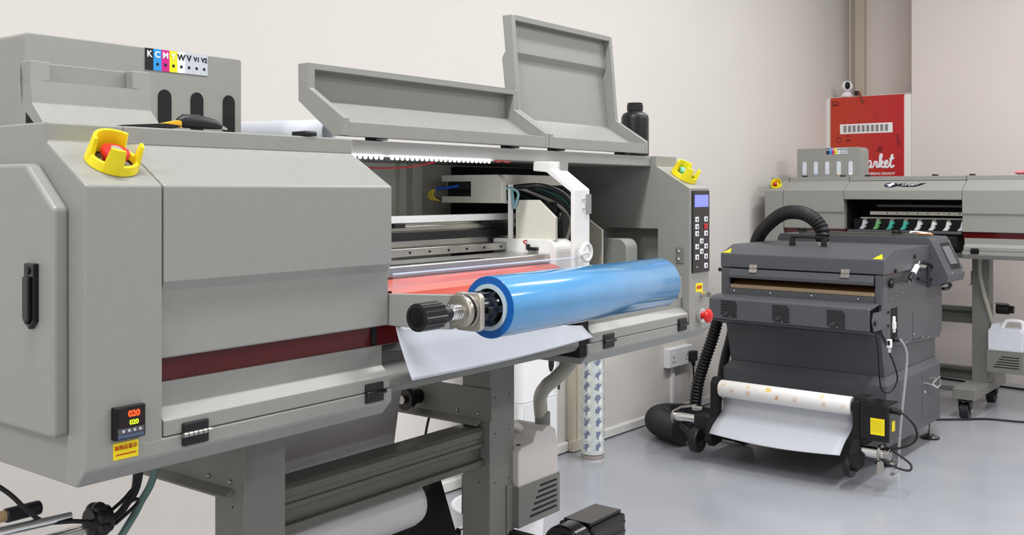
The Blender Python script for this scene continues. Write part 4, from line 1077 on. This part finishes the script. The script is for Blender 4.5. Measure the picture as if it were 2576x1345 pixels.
ring(.51,1.215,.022,.010); ypts([(.485,1.195),(.54,1.195),(.53,1.206),(.495,1.206)]); ypts([(.222,1.102),(.245,1.108),(.238,1.118)]); ypts([(.44,1.078),(.45,1.078),(.446,1.10)]); ypts([(.335,1.075),(.35,1.075),(.343,1.092)])
ring(.088,.972,.009,.012); ring(.082,.945,.008,.013); ring(.075,.918,.010,.012); ring(.20,.893,.012,.010)
for i,c in enumerate('om'): pass
# white brush lettering on the door
def stroke(pts,w,name='door_lettering',flip=True):
    mb=MB(); P=smoothpath([(-.0205,y,z) for y,z in pts],5); mb.tube(P,w,8); mb.v=[Vector((-.0206+(q.x+.0205)*.15,q.y,q.z)) for q in mb.v]; return mb
def word(strokes,y0,z0,s,w,name):
    mb=MB()
    for st in strokes:
        q=stroke([(y0-s*a,z0+s*b) for a,b in st],w); mb.add(q.v,q.f,True)
    return mb.build(name,WHITEK,pd)
W=[[(-1.35,.0),(-1.2,.5),(-1.0,1.15),(-.85,.5),(-.75,.25),(-.55,.8),(-.35,1.2),(-.22,1.2),(-.2,.8),(-.15,.2),(-.05,.02),(.1,.1)],
   [(.62,.62),(.45,.68),(.28,.5),(.25,.2),(.4,.05),(.55,.2),(.65,.6),(.6,.2),(.68,.04),(.82,.12)],
   [(.82,.12),(.95,.45),(1.0,.66),(1.02,.55),(1.18,.56),(1.15,.3),(1.2,.06),(1.32,.12)],
   [(1.32,.12),(1.5,.6),(1.65,1.1),(1.62,1.3),(1.5,1.2),(1.46,.7),(1.45,.02)],[(1.46,.35),(1.62,.62),(1.75,.55),(1.65,.38),(1.5,.36),(1.68,.1),(1.85,.06),(1.95,.2)],
   [(1.95,.25),(2.12,.4),(2.2,.58),(2.08,.68),(1.96,.5),(1.97,.2),(2.1,.04),(2.28,.12),(2.4,.35)],
   [(2.4,.35),(2.6,.9),(2.68,1.2),(2.6,1.15),(2.5,.7),(2.48,.25),(2.56,.05),(2.7,.1),(2.82,.25)],[(2.38,.82),(2.58,.84),(2.82,.92)]]
word(W,.306,.762,.070,.0066,'door_lettering')
text('door_slogan','DELIVERING DELIGHT',.0225,WHITEK,pd,(-.0207,.212,.722),(PI/2,0,-PI/2),ext=.0003,bold=.0005)
SC=thing('security_camera','small white dome security camera standing on top of the red panel','camera',(6.90,2.165+.46,1.86))
mb=MB(); mb.lathe([(0,0),(.045,0),(.046,.006),(.034,.018),(.026,.034),(0,.040)],seg=32); mb.build('camera_base',WHITE,SC)
MB().sphere((0,0,.075),.040,28,18).build('camera_head',WHITE,SC)
mb=MB(); mb.sphere((-.024,-.014,.078),1,24,14,(.022,.018,.027)); lens=mb.build('camera_face',BLACKG,SC)
MB().sphere((-.044,-.020,.078),.006,12,8).build('camera_lens',mat('lens_glass',(40,44,52),.05,var=0),lens)
TP=thing('tape_strip','brown tape strip hanging from the black adapter on top of the red panel','tape',(6.835,2.165+.335,1.855))
mb=MB(); mb.add([(-.017,.018,.03),(-.017,.004,.034),(-.02,-.026,-.048),(-.02,-.012,-.052)],[(0,1,2,3)]); mb.build('strip',mat('brown_tape',(136,60,46),.5),TP,solid=.002)
mb=MB(); mb.box(-.012,.03,.02,.045,.008,.038); mb.build('adapter',BLACK,TP,.003)
for nm,y,r,lab in (('conduit_pipe',2.708,.012,'thin pale pipe running up the corner beside the wide trunking'),('conduit_trunking',2.63,.034,'wide pale trunking running up the corner above the security camera')):
    if r<.02: o=MB().cyl((7.18,y,1.86),(7.18,y,3.3),r,16).build(nm,mat('cream_trunking',(196,184,168),.5),None)
    else: o=MB().box(7.155,7.20,y-r,y+r,1.86,3.3).build(nm,mat('cream_trunking',(196,184,168),.5),None,.003)
    tag(o,lab,'pipe')

# ------------------------------------------------------------------ room
WALL=mat('warm_white_wall',(219,214,208),.75,var=.012,scale=3,bump=.05,bscale=120)
WALLB=mat('warm_white_wall_far',(218,209,202),.75,var=.012,scale=3,bump=.05,bscale=120)
def floormat():
    m=bpy.data.materials.new('grey_epoxy_floor'); m.use_nodes=True; nt=m.node_tree; b=nt.nodes['Principled BSDF']
    tc=nt.nodes.new('ShaderNodeTexCoord'); n=nt.nodes.new('ShaderNodeTexNoise'); n.inputs['Scale'].default_value=1.6; n.inputs['Detail'].default_value=6
    nt.links.new(tc.outputs['Object'],n.inputs['Vector'])
    r=nt.nodes.new('ShaderNodeValToRGB'); r.color_ramp.elements[0].position=.35; r.color_ramp.elements[1].position=.65
    r.color_ramp.elements[0].color=lin((158,161,168))+(1,); r.color_ramp.elements[1].color=lin((170,172,178))+(1,)
    nt.links.new(n.outputs['Fac'],r.inputs['Fac']); nt.links.new(r.outputs['Color'],b.inputs['Base Color'])
    n2=nt.nodes.new('ShaderNodeTexNoise'); n2.inputs['Scale'].default_value=4; nt.links.new(tc.outputs['Object'],n2.inputs['Vector'])
    mr=nt.nodes.new('ShaderNodeMapRange'); mr.inputs['To Min'].default_value=.12; mr.inputs['To Max'].default_value=.30
    nt.links.new(n2.outputs['Fac'],mr.inputs['Value']); nt.links.new(mr.outputs['Result'],b.inputs['Roughness'])
    n3=nt.nodes.new('ShaderNodeTexNoise'); n3.inputs['Scale'].default_value=14; nt.links.new(tc.outputs['Object'],n3.inputs['Vector'])
    bp=nt.nodes.new('ShaderNodeBump'); bp.inputs['Strength'].default_value=.06; bp.inputs['Distance'].default_value=.01
    nt.links.new(n3.outputs['Fac'],bp.inputs['Height']); nt.links.new(bp.outputs['Normal'],b.inputs['Normal'])
    return m
X0,X1,Y0,Y1,ZT=-4.0,6.84,-7.0,2.74,3.30
struct(B('floor',floormat(),None,(X0-.1,7.3,Y0-.1,Y1+.1,-.05,0)))
struct(B('ceiling',mat('white_ceiling',(236,236,234),.8,var=.01),None,(X0-.1,7.3,Y0-.1,Y1+.1,ZT,ZT+.05)))
struct(B('wall_left',WALL,None,(X0-.1,7.3,Y1,Y1+.1,0,ZT)))
struct(B('wall_back',WALLB,None,(X1,X1+.46,Y0-.1,2.165,0,ZT)))
struct(B('wall_recess',WALLB,None,(7.2,7.3,2.165,Y1,0,ZT)))
struct(B('wall_right',WALL,None,(X0-.1,X1,Y0-.1,Y0,0,ZT)))
struct(B('wall_front',WALL,None,(X0-.1,X0,Y0,Y1,0,ZT)))
struct(B('trim_1',WALLB,None,(6.862,7.2,2.165,Y1,1.82,1.86)))
bb=MB(); bb.prism([(2.7395,.006),(2.722,.006),(2.722,.042),(2.728,.048),(2.7395,.048)],X0,6.84); struct(bb.build('baseboard_left',WHITEP,None,.001))
struct(B('baseboard_gap_shade',BLACKM,None,(X0,6.84,2.7285,2.7395,.0005,.006)))  # black strip stands in for the shadow gap under the baseboard
tr=MB(); tr.box(3.745,3.92,2.705,2.7395,.05,1.0); tr.box(3.775,3.79,2.700,2.705,.05,1.0); tr.box(3.85,3.865,2.700,2.705,.05,1.0); tr.box(3.735,3.93,2.695,2.7215,.004,.055)
struct(tr.build('trim_3',mat('cream_moulding',(216,206,188),.5),None,.002))

# ------------------------------------------------------------------ camera and lights
cam=bpy.data.cameras.new('camera'); co=bpy.data.objects.new('camera',cam); COL.objects.link(co)
aW=.68615
right=Vector((math.sin(aW),-math.cos(aW),0)); fwd=Vector((math.cos(aW),math.sin(aW),0)); up=Vector((0,0,1))
co.matrix_world=Matrix(((right.x,up.x,-fwd.x,0),(right.y,up.y,-fwd.y,0),(right.z,up.z,-fwd.z,1.2),(0,0,0,1)))
cam.sensor_width=36; cam.sensor_fit='HORIZONTAL'; cam.lens=36*2520/2576
cam.shift_x=0; cam.shift_y=-(672.5-482)/2576; cam.clip_start=.05; cam.clip_end=50
scene.camera=co
def area(name,loc,sx,sy,w,col=(1,.985,.96)):
    l=bpy.data.lights.new(name,'AREA'); l.shape='RECTANGLE'; l.size=sx; l.size_y=sy; l.energy=w; l.color=col
    o=bpy.data.objects.new(name,l); COL.objects.link(o); o.location=loc; return o
for x,y,e in ((-2.3,.55,62),(.45,.82,52),(3.1,.75,44),(4.9,.9,36),(5.2,-1.3,50),(2.6,-1.1,24),(-2.6,-2.6,16),(1.4,-3.2,46),(3.0,-3.5,62)):
    area('ceiling_light',(x,y,ZT-.02),1.2,.16,e,(.985,.99,1))
l=area('end_wall_fill',(X0+.05,-.6,1.75),4.2,2.2,30,(.95,.975,1)); l.rotation_euler=(0,-PI/2,0); l.data.size=2.2; l.data.size_y=4.2  # added fill light at the unseen end wall, not a real shopfront window
w=bpy.data.worlds.new('world'); scene.world=w; w.use_nodes=True
w.node_tree.nodes['Background'].inputs[0].default_value=(.9,.92,1,1); w.node_tree.nodes['Background'].inputs[1].default_value=.3
vs=scene.view_settings; vs.view_transform='Standard'; vs.look='None'; vs.gamma=1; vs.use_curve_mapping=False; vs.exposure=0.0
